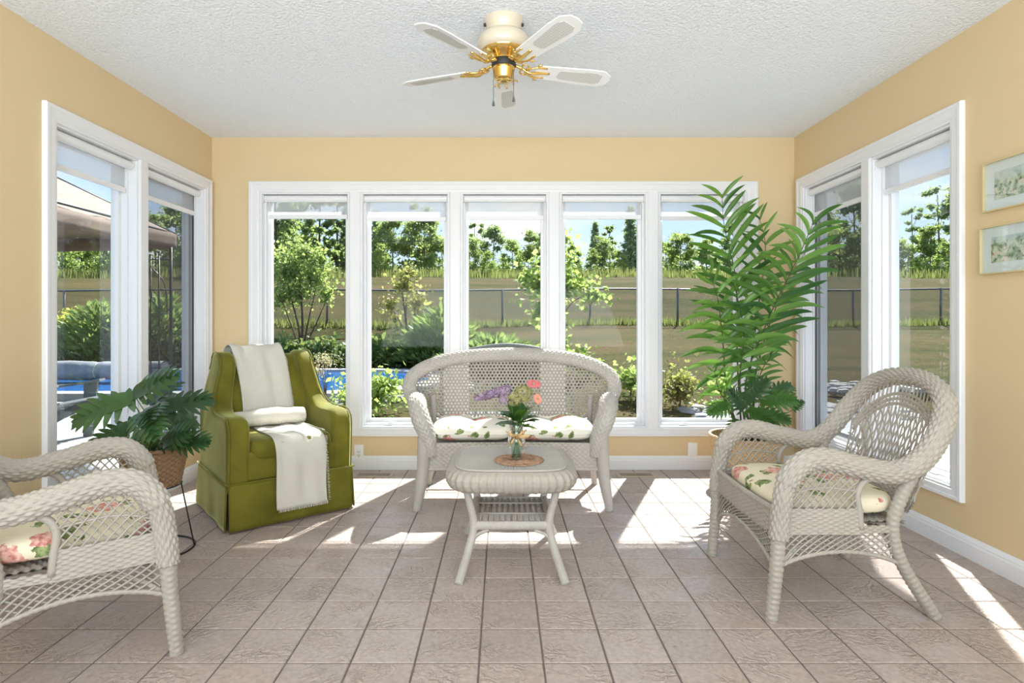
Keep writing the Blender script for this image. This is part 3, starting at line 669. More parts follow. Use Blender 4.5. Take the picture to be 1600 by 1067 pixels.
# ================================================================== wicker furniture
def wicker_chair(label, loc, rz, cush_label):
    """local: front is -y, seat about 0.42 m, origin on the floor"""
    r = thing('wicker_armchair', label, 'chair', loc, rz, 'white wicker armchairs')
    half = [(0.305, -0.300, 0.300), (0.305, -0.292, 0.40), (0.305, -0.272, 0.500), (0.303, -0.215, 0.573), (0.300, -0.130, 0.588), (0.298, -0.010, 0.560), (0.298, 0.125, 0.540), (0.300, 0.225, 0.590), (0.285, 0.305, 0.700), (0.225, 0.360, 0.795), (0.12, 0.385, 0.845)]
    P = half + [(0, 0.392, 0.858)] + [(-a, b, c) for a, b, c in reversed(half)]
    mb = MB(); weave_tube(mb, P, lambda t: 0.034 if 0.08 < t < 0.92 else 0.030, lambda t: 0.039 if 0.08 < t < 0.92 else 0.032, 0.019, 22, 0.0044)
    mb.build('arm_and_back_rim', M['wicker'], r, smooth=True)
    rim = spline(P, n=240)
    top = sorted([p for p in rim if p.y > 0.20 and p.z > 0.56], key=lambda p: p.x)
    def rim_at(x):
        for p, q in zip(top, top[1:]):
            if p.x <= x <= q.x + 1e-9: return p.lerp(q, (x - p.x) / max(1e-6, q.x - p.x))
        return top[0] if x < 0 else top[-1]
    # back: three woven arches inside the rim, then open canework
    def back(u, v):
        x = (u - 0.5) * 0.56; b = Vector((x * 0.86, 0.205 + 0.03 * (1 - (x / 0.28) ** 2), 0.37)); t_ = rim_at(x)
        p = b.lerp(t_ - Vector((0, 0.012, 0.02)), v); p.y += 0.02 * math.sin(PI * v); return p
    mb = MB()
    for i in range(25):
        u = 0.02 + 0.96 * i / 24; mb.tube([back(u, q / 8) for q in range(9)], 0.0034, 5, cap=False)
    lattice(mb, lambda u, v: back(u, 0.02 + 0.74 * v), 13, 0.34, 0.0030, 5, 12)
    mb.build('back_cane', M['wicker'], r, smooth=True, stuff=True)
    for k, vv in enumerate((0.80, 0.845, 0.89)):
        mb = MB()
        weave_tube(mb, [back(0.03 + 0.94 * q / 16, vv - 0.16 * (abs(q / 8 - 1)) ** 2.2) for q in range(17)], 0.007, 0.005, 0.010, 4, 0.0016)
        mb.build('back_arch', M['wicker'], r, smooth=True)
    mb = MB(); weave_sheet(mb, lambda u, v: back(u, 0.01 + 0.13 * v), 24, 8); mb.build('back_foot_band', M['wicker'], r, smooth=True)
    # legs
    for s_ in (-1, 1):
        mb = MB(); weave_tube(mb, [(s_ * 0.305, -0.300, 0.335), (s_ * 0.303, -0.305, 0.22), (s_ * 0.300, -0.325, 0.0)], lambda t: 0.026 - 0.005 * t, lambda t: 0.026 - 0.005 * t, 0.010, 5, 0.0020); mb.build('leg', M['wicker'], r, smooth=True)
        mb = MB(); weave_tube(mb, [(s_ * 0.292, 0.205, 0.555), (s_ * 0.285, 0.150, 0.43), (s_ * 0.280, 0.128, 0.33), (s_ * 0.278, 0.165, 0.20), (s_ * 0.276, 0.290, 0.0)], lambda t: 0.022, lambda t: 0.022, 0.010, 5, 0.0020); mb.build('leg', M['wicker'], r, smooth=True)
        mb = MB(); mb.tube(spline([(s_ * 0.300, 0.000, 0.335), (s_ * 0.301, -0.006, 0.40), (s_ * 0.300, -0.012, 0.465), (s_ * 0.299, 0.02, 0.512), (s_ * 0.298, 0.085, 0.525)], n=16), 0.012, 8); mb.build('arm_brace', M['wicker'], r, smooth=True)
        # side canework under the arm
        def side(u, v):
            y = -0.272 + u * 0.268
            arm = [(-0.272, 0.47), (-0.20, 0.532), (-0.13, 0.548), (-0.02, 0.525), (0.0, 0.50)]
            zt = arm[-1][1]
            for (a, za), (b, zb_) in zip(arm, arm[1:]):
                if a <= y <= b: zt = za + (zb_ - za) * (y - a) / (b - a); break
            return (s_ * 0.302, y, 0.405 + (zt + 0.02 - 0.405) * v)
        mb = MB(); lattice(mb, side, 9, 0.50, 0.0032, 5, 8)
        mb.tube([side(q / 10, 0.5) for q in range(11)], 0.004, 6); mb.build('side_lattice', M['wicker'], r, smooth=True, stuff=True)
        mb = MB(); weave_sheet(mb, lambda u, v: (s_ * 0.302, -0.285 + u * 0.29, 0.315 + 0.095 * v), 15, 12); mb.build('side_band', M['wicker'], r, smooth=True)
        mb = MB(); weave_sheet(mb, lambda u, v: (s_ * (0.302 - 0.018 * u), 0.0 + u * 0.135, 0.318 + 0.028 * v), 8, 4); mb.build('side_band', M['wicker'], r, smooth=True)
        arch = lambda u: 0.205 + 0.045 * math.sin(PI * u) ** 0.8
        apron = lambda u, v: (s_ * (0.302 - 0.02 * u), -0.290 + u * 0.435, arch(u) + (0.322 - arch(u)) * v)
        mb = MB(); lattice(mb, apron, 13, 0.30, 0.0034, 5, 5); mb.build('side_apron_lattice', M['wicker'], r, smooth=True, stuff=True)
        mb = MB(); weave_tube(mb, [apron(q / 10, 0) for q in range(11)], 0.008, 0.010, 0.011, 4, 0.0012); mb.build('apron_rail', M['wicker'], r, smooth=True)
        mb = MB(); mb.tube(spline([(s_ * 0.295, -0.285, 0.215), (s_ * 0.285, -0.20, 0.275), (s_ * 0.275, -0.08, 0.315)], n=10), 0.009, 7); mb.build('corner_brace', M['wicker'], r, smooth=True)
    mb = MB(); weave_sheet(mb, lambda u, v: (-0.285 + 0.57 * u, -0.298 - 0.010 * math.sin(PI * u), 0.300 + 0.090 * v), 28, 11); mb.build('front_band', M['wicker'], r, smooth=True)
    fa = lambda u: 0.165 + 0.095 * math.sin(PI * u) ** 0.6
    front = lambda u, v: (-0.285 + 0.57 * u, -0.300 - 0.008 * math.sin(PI * u), fa(u) + (0.305 - fa(u)) * v)
    mb = MB(); lattice(mb, front, 17, 0.22, 0.0034, 5, 5); mb.build('front_apron_lattice', M['wicker'], r, smooth=True, stuff=True)
    mb = MB(); weave_tube(mb, [front(q / 14, 0) for q in range(15)], 0.008, 0.010, 0.011, 4, 0.0012); mb.build('apron_rail', M['wicker'], r, smooth=True)
    mb = MB(); weave_tube(mb, [(-0.285, -0.298, 0.395), (0, -0.308, 0.395), (0.285, -0.298, 0.395)], 0.012, 0.010, 0.012, 5, 0.0014); mb.build('front_rail', M['wicker'], r, smooth=True)
    mb = MB(); weave_sheet(mb, lambda u, v: (-0.28 + 0.56 * u, -0.285 + 0.46 * v, 0.352), 22, 34); mb.build('seat_deck', M['wicker'], r, smooth=True)
    mb = MB(); mb.tube([(-0.277, 0.135, 0.30), (0.277, 0.135, 0.30)], 0.012, 8); mb.build('rear_rail', M['wicker'], r, smooth=True)
    c = thing('seat_cushion', cush_label, 'cushion', loc, rz, 'floral cushions on the wicker armchairs')
    mb = MB(); mb.ell((0, -0.05, 0.408), (0.272, 0.236, 0.047), 48, 16, 0.55, 0.42); mb.build('cushion_pad', M['floral'], c, smooth=True)
    mb = MB(); mb.tube([(0.266 * math.copysign(abs(math.cos(t)) ** 0.42, math.cos(t)), -0.05 + 0.230 * math.copysign(abs(math.sin(t)) ** 0.42, math.sin(t)), 0.405) for t in [2 * PI * (q + 0.5) / 64 for q in range(64)]], 0.0035, 6, closed=True); mb.build('piping', M['floral'], c, smooth=True)
    return r, c
ca, cu = wicker_chair('white wicker armchair beside the right wall windows', (1.300, 2.420, 0), -PI / 2, 'floral seat cushion of the right wicker armchair')
dup(ca, (-1.506, 1.974, 0), math.radians(125), 'white wicker armchair cropped by the left edge of the photo')
dup(cu, (-1.506, 1.974, 0), math.radians(125), 'floral seat cushion of the cropped left wicker armchair')

# ---- loveseat
lv = thing('wicker_loveseat', 'white wicker loveseat with arched cane back below the windows', 'loveseat', (0.062, 3.66, 0))
half = [(0.470, -0.285, 0.31), (0.492, -0.290, 0.42), (0.535, -0.285, 0.53), (0.560, -0.240, 0.590), (0.575, -0.140, 0.600), (0.60, -0.01, 0.585), (0.640, 0.105, 0.600), (0.672, 0.165, 0.665), (0.640, 0.205, 0.740), (0.53, 0.235, 0.800), (0.34, 0.255, 0.848)]
P = half + [(0, 0.265, 0.868)] + [(-a, b, c) for a, b, c in reversed(half)]
mb = MB(); weave_tube(mb, P, lambda t: 0.044 if 0.17 < t < 0.83 else 0.034 + 0.018 * min(1, min(t, 1 - t) / 0.06), lambda t: 0.037 if 0.17 < t < 0.83 else 0.036 + 0.024 * min(1, min(t, 1 - t) / 0.06), 0.015, 22, 0.0036)
mb.build('arm_and_back_rim', M['wickerw'], lv, smooth=True)
rim = spline(P, n=300); top = sorted([p for p in rim if p.y > 0.10], key=lambda p: p.x)
def rim_z(x):
    b = [p for p in top if abs(p.x - x) < 0.014 and p.y > 0.17]
    return max((p.z for p in b), default=0.60)
mb = MB(); pit = 0.0235; cells = 0
for rr in range(24):
    for cc in range(-28, 29):
        x = cc * pit + (pit / 2 if rr % 2 else 0); z = 0.42 + rr * pit * 0.866
        e_ = (x / 0.655) ** 2 + ((z - 0.60) / 0.275) ** 2
        if z > 0.60 and (abs(x) > 0.655 or z > rim_z(x) - 0.020): continue
        if z <= 0.60 and abs(x) > 0.655 - 1.25 * (0.615 - z): continue
        y = 0.215 + 0.03 * (1 - (x / 0.66) ** 2) + (z - 0.6) * 0.10
        R = pit * 0.585; vs = []; fs = []
        for side in (-0.003, 0.003):
            for q in range(12):
                a = PI / 6 * q + PI / 6 * 3; ro = R if q % 2 == 0 else R * 0.866
                vs.append((x + ro * math.cos(a), y + side * 0.6, z + ro * math.sin(a)))
            for q in range(12):
                a = PI / 6 * q + PI / 6 * 3; vs.append((x + R * 0.50 * math.cos(a), y + side, z + R * 0.50 * math.sin(a)))
        for q in range(12):
            k = (q + 1) % 12
            fs += [(q, k, 12 + k, 12 + q), (24 + q, 36 + q, 36 + k, 24 + k), (12 + q, 12 + k, 36 + k, 36 + q)]
        mb.add(vs, fs); cells += 1
mb.build('cane_back', M['wicker'], lv, stuff=True)
for s_ in (-1, 1):
    mb = MB(); weave_tube(mb, [(s_ * 0.655, 0.20, 0.62), (s_ * 0.52, 0.215, 0.49), (s_ * 0.40, 0.22, 0.40)], 0.012, 0.012, 0.012, 5, 0.001); mb.build('back_strut', M['wickerw'], lv, smooth=True)
    mb = MB(); mb.tube(spline([(s_ * 0.512, -0.285, 0.42), (s_ * 0.520, -0.292, 0.22), (s_ * 0.556, -0.293, 0.0)], n=10), [0.040, 0.040, 0.039, 0.038, 0.036, 0.034, 0.032, 0.029, 0.026, 0.024], 12); mb.build('leg', M['wickerw'], lv, auto=60)
    mb = MB(); mb.tube(spline([(s_ * 0.52, 0.20, 0.60), (s_ * 0.515, 0.20, 0.30), (s_ * 0.555, 0.25, 0.0)], n=12), 0.019, 10); mb.build('leg', M['wickerw'], lv, auto=60)
    mb = MB(); mb.tube(spline([(s_ * 0.512, -0.288, 0.175), (s_ * 0.495, -0.288, 0.225), (s_ * 0.45, -0.288, 0.255)], n=10), 0.011, 8); mb.build('corner_brace', M['wickerw'], lv, smooth=True)
    mb = MB(); weave_sheet(mb, lambda u, v: (s_ * (0.50 + 0.065 * v), -0.27 + 0.46 * u, 0.29 + 0.28 * v), 22, 26); mb.build('arm_panel', M['wickerw'], lv, smooth=True)
mb = MB(); weave_sheet(mb, lambda u, v: (-0.50 + u, -0.290 - 0.03 * math.sin(PI * u), 0.235 + 0.012 * math.sin(PI * u) + 0.150 * v), 60, 12, 0.0024); mb.build('seat_apron', M['wickerw'], lv, smooth=True)
mb = MB(); weave_tube(mb, [(-0.50, -0.292, 0.235), (-0.25, -0.314, 0.244), (0, -0.322, 0.247), (0.25, -0.314, 0.244), (0.50, -0.292, 0.235)], 0.010, 0.012, 0.012, 5, 0.001); mb.build('apron_rail', M['wickerw'], lv, smooth=True)
mb = MB(); mb.tube([(0, -0.19, 0.30), (0, -0.19, 0.0)], 0.019, 10); mb.build('leg', M['wickerw'], lv, auto=60)
mb = MB(); weave_sheet(mb, lambda u, v: (-0.50 + u, -0.300 + 0.51 * v, 0.372), 44, 30); mb.build('seat_deck', M['wickerw'], lv, smooth=True)
mb = MB(); mb.tube([(-0.515, 0.2, 0.35), (0.515, 0.2, 0.35)], 0.013, 8); mb.tube([(-0.53, 0.225, 0.14), (0.53, 0.225, 0.14)], 0.011, 8); mb.build('rear_rail', M['wickerw'], lv, smooth=True)
for s_ in (-1, 1):
    c = thing('seat_cushion', 'floral puffed seat cushion on the %s half of the loveseat' % ('left' if s_ < 0 else 'right'), 'cushion', (0.062 + s_ * 0.243, 3.60, 0.376), 0, 'loveseat cushions')
    def pad(u, v):
        a = -PI / 2 + PI * v; b = 2 * PI * u; pw = lambda q, e: math.copysign(abs(q) ** e, q)
        x = 0.243 * pw(math.cos(a), 0.6) * pw(math.cos(b), 0.5); y = 0.235 * pw(math.cos(a), 0.6) * pw(math.sin(b), 0.5); z = pw(math.sin(a), 0.75)
        k = 0.060 * (1 - 0.30 * math.exp(-(x / 0.05) ** 2)) * (1 + 0.10 * math.cos(9 * y)) * (1.12 if x * s_ > 0 else 0.95)
        return (x, y + 0.01 * math.cos(12 * x), 0.058 + (z * k if z > 0 else z * 0.054))
    mb = MB().grid(pad, 56, 20); mb.build('cushion_pad', M['floral2'], c, smooth=True)
    mb = MB(); mb.tube([pad((q + 0.5) / 64, 0.5) for q in range(64)], 0.004, 6, closed=True); mb.build('piping', M['floral2'], c, smooth=True)

# ---- wicker table
tb = thing('wicker_table', 'white wicker coffee table with lower shelf in the middle', 'table', (0.040, 2.745, 0))
_tab = {}
def sq(t, a, e_):
    """superellipse point at arc-length parameter t in 0..2pi"""
    k = round(e_, 3)
    if k not in _tab:
        raw = lambda q: Vector((math.copysign(abs(math.cos(q)) ** k, math.cos(q)), math.copysign(abs(math.sin(q)) ** k, math.sin(q))))
        P_ = [raw(2 * PI * i / 4000) for i in range(4001)]; L_ = [0.0]
        for p, q in zip(P_, P_[1:]): L_.append(L_[-1] + (q - p).length)
        o_ = []; j_ = 0
        for i in range(721):
            d_ = L_[-1] * i / 720
            while j_ < 3999 and L_[j_ + 1] < d_: j_ += 1
            o_.append(P_[j_].lerp(P_[j_ + 1], (d_ - L_[j_]) / max(1e-9, L_[j_ + 1] - L_[j_])))
        _tab[k] = o_
    q = (t / (2 * PI) % 1.0) * 720; i = int(q); p = _tab[k][i].lerp(_tab[k][i + 1], q - i)
    return (a * p.x, a * p.y)
prof = [(0.235, 0.447), (0.262, 0.444), (0.282, 0.432), (0.292, 0.412), (0.290, 0.388), (0.278, 0.366), (0.262, 0.354)]
def apron_f(u, v):
    t = 2 * PI * u; q = v * (len(prof) - 1); i = min(int(q), len(prof) - 2); f_ = q - i
    a = prof[i][0] + (prof[i + 1][0] - prof[i][0]) * f_; z = prof[i][1] + (prof[i + 1][1] - prof[i][1]) * f_
    x, y = sq(t, a, 0.42); return (x, y, z)
mb = MB(); NU, NV = 300, 30; vs = []
for j in range(NV + 1):
    for i in range(NU):
        p = Vector(apron_f(i / NU, j / NV)); n = Vector((p.x, p.y, 0)).normalized()
        vs.append(p + n * (0.0042 * math.sin(2 * PI * i / 5) + 0.0014 * math.sin(PI * j + i)))
mb.add(vs, [(j * NU + i, j * NU + (i + 1) % NU, (j + 1) * NU + (i + 1) % NU, (j + 1) * NU + i) for j in range(NV) for i in range(NU)])
mb.build('rolled_apron', M['wicker'], tb, smooth=True)
mb = MB(); RN = 26; vs = []; NA = 384                        # top woven outwards from a ring: radial stakes between concentric rows
for j in range(RN * 3 + 1):
    k = j / (RN * 3)
    for i in range(NA):
        t = 2 * PI * (i + 0.5) / NA; x, y = sq(t, 0.03 + 0.222 * k, 1 - 0.58 * k)
        vs.append((x, y, 0.4475 + 0.0010 * math.sin(2 * PI * j / 3) + 0.0030 * math.sin(PI * i / 2 + 0.78) * min(1, 0.3 + k)))
fs = [(j * NA + i, j * NA + (i + 1) % NA, (j + 1) * NA + (i + 1) % NA, (j + 1) * NA + i) for j in range(RN * 3) for i in range(NA)] + [tuple(range(NA))]
mb.add(vs, fs).build('woven_top', M['wickerw'], tb, smooth=True)
mb = MB()
ring = [sq(2 * PI * (q + 0.5) / 96, 0.250, 0.42) for q in range(96)]
mb.tube([(x, y, 0.449) for x, y in ring], 0.0045, 6, closed=True); mb.build('edge_binding', M['wickerw'], tb, smooth=True)
for sx_ in (-1, 1):
    for sy_ in (-1, 1):
        mb = MB(); weave_tube(mb, [(sx_ * 0.205, sy_ * 0.20, 0.385), (sx_ * 0.185, sy_ * 0.185, 0.30), (sx_ * 0.165, sy_ * 0.175, 0.195), (sx_ * 0.185, sy_ * 0.205, 0.10), (sx_ * 0.222, sy_ * 0.330 if sy_ < 0 else 0.26, 0.0)], lambda t: 0.016 + 0.003 * t, lambda t: 0.016 + 0.003 * t, 0.010, 5, 0.0009)
        mb.build('leg', M['wickerw'], tb, smooth=True)
        mb = MB(); mb.tube(spline([(sx_ * 0.178, sy_ * 0.195, 0.105), (sx_ * 0.155, sy_ * 0.185, 0.150), (sx_ * 0.10, sy_ * 0.178, 0.172)], n=10), 0.0075, 7); mb.build('corner_brace', M['wickerw'], tb, smooth=True)
for (a, b, nm_) in (((-0.165, -0.178), (0.165, -0.178), 'f'), ((-0.165, 0.178), (0.165, 0.178), 'b')):
    mb = MB(); weave_tube(mb, [(a[0], a[1], 0.192), (0, a[1], 0.192), (b[0], b[1], 0.192)], 0.020, 0.012, 0.009, 5, 0.0008); mb.build('shelf_rail', M['wickerw'], tb, smooth=True)
for s_ in (-1, 1):
    mb = MB(); weave_tube(mb, [(s_ * 0.168, -0.165, 0.20), (s_ * 0.168, 0, 0.20), (s_ * 0.168, 0.165, 0.20)], 0.020, 0.018, 0.010, 6, 0.0015); mb.build('shelf_rail', M['wickerw'], tb, smooth=True)
sl_me = MB(); sl_me.tube([(-0.0042, -0.178, 0.204), (-0.0042, 0.178, 0.204)], 0.0042, 8); sl_me.tube([(0.0042, -0.178, 0.204), (0.0042, 0.178, 0.204)], 0.0042, 8)
sl_me = sl_me.mesh('shelf_slat', M['wickerw'], True)
for i in range(12):
    o = link('shelf_slat', sl_me, tb); o.location = (-0.145 + i * 0.29 / 11, 0, 0)
for y in (-0.075, 0.075):
    mb = MB(); mb.tube([(-0.16, y, 0.211), (0.16, y, 0.211)], 0.0042, 8); mb.build('cross_cane', M['wickerw'], tb, smooth=True)

# ---- table top things
vx, vy, vz = gx(807, 2.68), 2.68, 0.4515
mt = thing('round_mat', 'round brown openwork jute mat under the glass vase', 'mat', (gx(811, 2.68), 2.68, vz - 0.0005))
mb = MB()
for q in range(30):
    a = 2 * PI * q / 30
    mb.tube([(0.095 * math.cos(a) + 0.017 * math.cos(t), 0.095 * math.sin(a) + 0.017 * math.sin(t), 0.0025 + 0.001 * math.sin(3 * t)) for t in [2 * PI * k / 12 for k in range(12)]], 0.0028, 5, closed=True)
mb.build('loop_border', M['mats'], mt, smooth=True)
mb = MB()
for q in range(9): mb.tube([((0.006 + 0.009 * q) * math.cos(t), (0.006 + 0.009 * q) * math.sin(t), 0.0024) for t in [2 * PI * k / 36 for k in range(36)]], 0.0040, 5, closed=True)
mb.build('coiled_centre', M['mats'], mt, smooth=True)
vs_ = thing('glass_vase', 'clear glass jar vase with raffia bow on the wicker table', 'vase', (vx, vy, vz + 0.005))
vp = [(0.030, 0.0), (0.037, 0.002), (0.040, 0.010), (0.040, 0.085), (0.036, 0.105), (0.029, 0.120), (0.030, 0.140), (0.034, 0.158)]
mb = MB(); mb.lathe(vp, 32, caps=False); mb.lathe([(r_ - 0.003, z_ + 0.004) for r_, z_ in vp[:-1]] + [(0.031, 0.158)], 32, caps=False); mb.lathe([(0.001, 0.001), (0.03, 0.0)], 32, caps=False); mb.build('jar', M['vase'], vs_, smooth=True)
mb = MB(); mb.lathe([(0.0325, 0.104), (0.0365, 0.107), (0.034, 0.118), (0.031, 0.121)], 24, caps=False)
for (a, l, w, dz) in ((-0.55, 0.075, 0.012, 0.012), (0.45, 0.055, 0.010, 0.030), (-1.9, 0.070, 0.011, -0.020), (-1.1, 0.060, 0.010, -0.032), (-2.4, 0.060, 0.010, 0.030), (-1.5, 0.045, 0.014, 0.01)):
    d = Vector((math.cos(a), math.sin(a) * 0.6, 0)); c0 = Vector((-0.004, -0.036, 0.108))
    mb.grid(lambda u, v: c0 + d * (l * u) + Vector((0, -0.012 * math.sin(PI * u), dz * u + (v - 0.5) * w * (0.5 + math.sin(PI * u)))), 8, 2)
b_ = mb.build('raffia_bow', M['raffia'], vs_, smooth=True); sm = b_.modifiers.new('thick', 'SOLIDIFY'); sm.thickness = 0.0015
FL = lambda u, v, Y: Vector(px(u, v, Y)) - Vector((vx, vy, vz))
def flower(name, label, cat, pts, sr=0.0016):
    r = thing(name, label, cat, (vx, vy, vz), 0, 'cut flowers in the vase')
    mb = MB(); mb.tube(spline(pts, n=12), sr, 5); mb.build('stem', M['stem'], r, smooth=True); return r
def daisy(label, m, pos, nrm, R, foot):
    r = flower('pink_flower', label, 'flower', [(foot[0], foot[1], 0.012), (foot[0] * 0.2, foot[1] * 0.2, 0.12), pos])
    q = Vector(nrm).to_track_quat('Z', 'Y'); mb = MB()
    for k in range(18):
        a = 2 * PI * k / 18; c_, s_ = math.cos(a), math.sin(a)
        vs = [Vector((c_ * t - s_ * w, s_ * t + c_ * w, h)) for t, w, h in ((0.12 * R, -0.05 * R, 0), (0.12 * R, 0.05 * R, 0), (0.7 * R, -0.15 * R, 0.12 * R), (0.7 * R, 0.15 * R, 0.12 * R), (R, -0.06 * R, 0.03 * R), (R, 0.06 * R, 0.03 * R))]
        mb.add([q @ v + Vector(pos) for v in vs], [(0, 1, 3, 2), (2, 3, 5, 4)])
    mb.build('petals', m, r, smooth=True)
    mb = MB(); mb.ell((0, 0, 0), (R * 0.26, R * 0.26, R * 0.16), 10, 6); mb.v = [tuple(q @ Vector(v) + Vector(pos)) for v in mb.v]; mb.build('flower_centre', M['mats'], r, smooth=True)
daisy('pink daisy-like flower at the top of the bouquet', M['pink'], FL(834, 600, 2.66), (0.1, -0.45, 0.9), 0.036, (0.012, 0.0))
daisy('coral pink flower on the right of the bouquet', M['coral'], FL(840, 623, 2.67), (0.6, -0.7, 0.35), 0.026, (0.004, 0.016))
random.seed(4)
def cluster(name, label, m, spots, pts, sz):
    r = flower(name, label, 'flower', pts); mb = MB()
    for c, R, n in spots:
        for _ in range(n):
            d = Vector((random.gauss(0, 1), random.gauss(0, 1), random.gauss(0, 1))).normalized(); p = Vector(c) + d * R * random.uniform(0.75, 1.05)
            q = d.to_track_quat('Z', 'Y'); s = sz * random.uniform(0.7, 1.2); k = random.uniform(0, PI)
            for h in range(4):
                a = k + h * PI / 2; c_, s_ = math.cos(a), math.sin(a)
                mb.add([p + q @ Vector((0, 0, 0)), p + q @ Vector((s * (c_ - 0.55 * s_), s * (s_ + 0.55 * c_), s * 0.2)), p + q @ Vector((s * 1.3 * c_, s * 1.3 * s_, s * 0.1)), p + q @ Vector((s * (c_ + 0.55 * s_), s * (s_ - 0.55 * c_), s * 0.2))], [(0, 1, 2, 3)])
    mb.build('florets', m, r, stuff=True)
L0, L1 = FL(790, 610, 2.68), FL(746, 621, 2.68)
cluster('lilac_sprig', 'mauve lilac sprig drooping left from the vase', M['lilac'], [(L0.lerp(L1, q / 7), 0.027 - 0.0016 * q, 70 - 4 * q) for q in range(8)] + [(FL(788, 624, 2.66), 0.026, 60)], [(-0.012, 0.01, 0.012), (-0.006, 0, 0.13), L0, L1], 0.0062)
cluster('green_hydrangea', 'pale green blossom cluster in the middle of the bouquet', M['hyd'], [(FL(818, 615, 2.68), 0.042, 150), (FL(802, 624, 2.66), 0.034, 100)], [(0.0, -0.012, 0.012), (0, 0, 0.12), FL(815, 620, 2.68)], 0.0065)
def leaf_pts(c0, d, up, L, Wd, fold=0.25, n=6, sag=0.2):
    d = Vector(d).normalized(); s = d.cross(Vector(up)).normalized(); u = s.cross(d).normalized(); vs = []; fs = []
    for i in range(n + 1):
        t = i / n; w = Wd * math.sin(PI * min(1, t * 0.93 + 0.05)) ** 0.8 if i < n else 0.0005
        c = Vector(c0) + d * (L * t) - Vector((0, 0, 1)) * sag * L * t * t
        vs += [c - s * w + u * (w * fold), c, c + s * w + u * (w * fold)]
    for i in range(n):
        a = i * 3; fs += [(a, a + 1, a + 4, a + 3), (a + 1, a + 2, a + 5, a + 4)]
    return vs, fs
lf = thing('leaf_spray', 'dark green leafy stems around the bouquet in the vase', 'foliage', (vx, vy, vz), 0, 'cut flowers in the vase')
mb = MB()
for k in range(6):
    a = 2 * PI * k / 6; mb.tube(spline([(0.022 * math.cos(a + 2.6), 0.022 * math.sin(a + 2.6), 0.012), (0.008 * math.cos(a), 0.008 * math.sin(a), 0.12), (0.05 * math.cos(a), 0.05 * math.sin(a), 0.20)], n=8), 0.0022, 5)
mb.build('stem', M['stem'], lf, smooth=True)
for k in range(20):
    a = 2 * PI * k / 20 * 2.38 + 0.3; lev = k / 20
    mb = MB(); vs, fs = leaf_pts((0.012 * math.cos(a), 0.012 * math.sin(a), 0.150 + 0.05 * lev), (math.cos(a), math.sin(a), 0.05 + 1.5 * lev * random.uniform(0.6, 1.1)), (0, 0, 1), random.uniform(0.085, 0.115), random.uniform(0.024, 0.034), 0.3, 6, 0.22)
    mb.add(vs, fs).build('leaf', M['mon2'] if k % 3 else M['palm'], lf, smooth=True)
mb = MB(); vs, fs = leaf_pts((0.03, -0.02, 0.175), (0.9, -0.2, 0.25), (0, 0, 1), 0.085, 0.026, 0.3, 7, 0.1); mb.add(vs, fs).build('leaf', M['mon'], lf, smooth=True)

# ================================================================== green armchair
AR = math.radians(38.3); AC = (-1.347, 3.454, 0)
ac = thing('velvet_armchair', 'olive green velvet wing armchair with pleated skirt', 'armchair', AC, AR)
def sm_outline(pts, n): 
    q = spline([(a, b, 0) for a, b in pts], n=n); return [(p.x, p.y) for p in q]
side_o = sm_outline([(-0.326, 0.205), (-0.336, 0.40), (-0.337, 0.515), (-0.318, 0.560), (-0.26, 0.582), (-0.12, 0.580), (-0.02, 0.588), (0.055, 0.635), (0.085, 0.73), (0.105, 0.83), (0.155, 0.892), (0.24, 0.905), (0.32, 0.885), (0.352, 0.80), (0.345, 0.50), (0.330, 0.205)], 46)
for s_ in (-1, 1):
    a0, a1 = (0.222, 0.338) if s_ > 0 else (-0.338, -0.222)
    o = MB().puff(side_o, a0, a1, 0.034, 'x', 5)
    o.v = [(x * (1 - 0.19 * max(0, min(1, (z - 0.58) / 0.25))), y, z) for x, y, z in o.v]      # wings lean slightly inwards
    o = o.build('arm_and_wing', M['velvet'], ac, auto=40)
    mb = MB()
    for xx in ((a0 + 0.006, a1 - 0.006)):
        pass
    e_ = [(a0 + a1) / 2 + s_ * 0.058, 0]
    mb.tube([((e_[0] - s_ * 0.006) * (1 - 0.19 * max(0, min(1, (z - 0.58) / 0.25))), y, z) for (y, z) in side_o[:32]], 0.0042, 6); mb.build('piping', M['velvet'], o, smooth=True)
back_o = sm_outline([(0.075, 0.36), (0.090, 0.46), (0.105, 0.60), (0.140, 0.74), (0.180, 0.85), (0.225, 0.912), (0.275, 0.925), (0.325, 0.900), (0.352, 0.80), (0.352, 0.55), (0.345, 0.26), (0.15, 0.26)], 36)
mb = MB().puff(back_o, -0.240, 0.240, 0.03, 'x', 4); mb.v = [(x, y, z - 0.05 * (x / 0.24) ** 2 * max(0, (z - 0.6) / 0.3)) for x, y, z in mb.v]
mb.build('backrest', M['velvet'], ac, auto=45)
mb = MB().puff([(-0.24, 0.245), (0.24, 0.245), (0.24, 0.40), (-0.24, 0.40)], -0.330, 0.30, 0.02, 'y', 4); mb.build('seat_base', M['velvet'], ac, auto=45)
mb = MB(); mb.ell((0, -0.085, 0.405), (0.232, 0.262, 0.062), 44, 14, 0.42, 0.28); mb.build('seat', M['velvet'], ac, smooth=True)
def skirt_panel(p0, p1, nrm, n=44):
    p0, p1, nrm = Vector(p0), Vector(p1), Vector(nrm)
    def f(u, v):
        p = p0.lerp(p1, u); w = 0.006 * math.sin(5.2 * u + 1) * (1 - v) + 0.004 * math.sin(17 * u) * (1 - v)
        edge = 0.0
        p = p + nrm * (0.005 + 0.010 * (1 - v) + w * 0.7 + edge); return (p.x, p.y, 0.012 + 0.236 * v)
    mb = MB().grid(f, n, 10); o = mb.build('skirt', M['velvet'], ac, smooth=True); m_ = o.modifiers.new('thick', 'SOLIDIFY'); m_.thickness = 0.007
cx_, cy_ = 0.338, 0.337
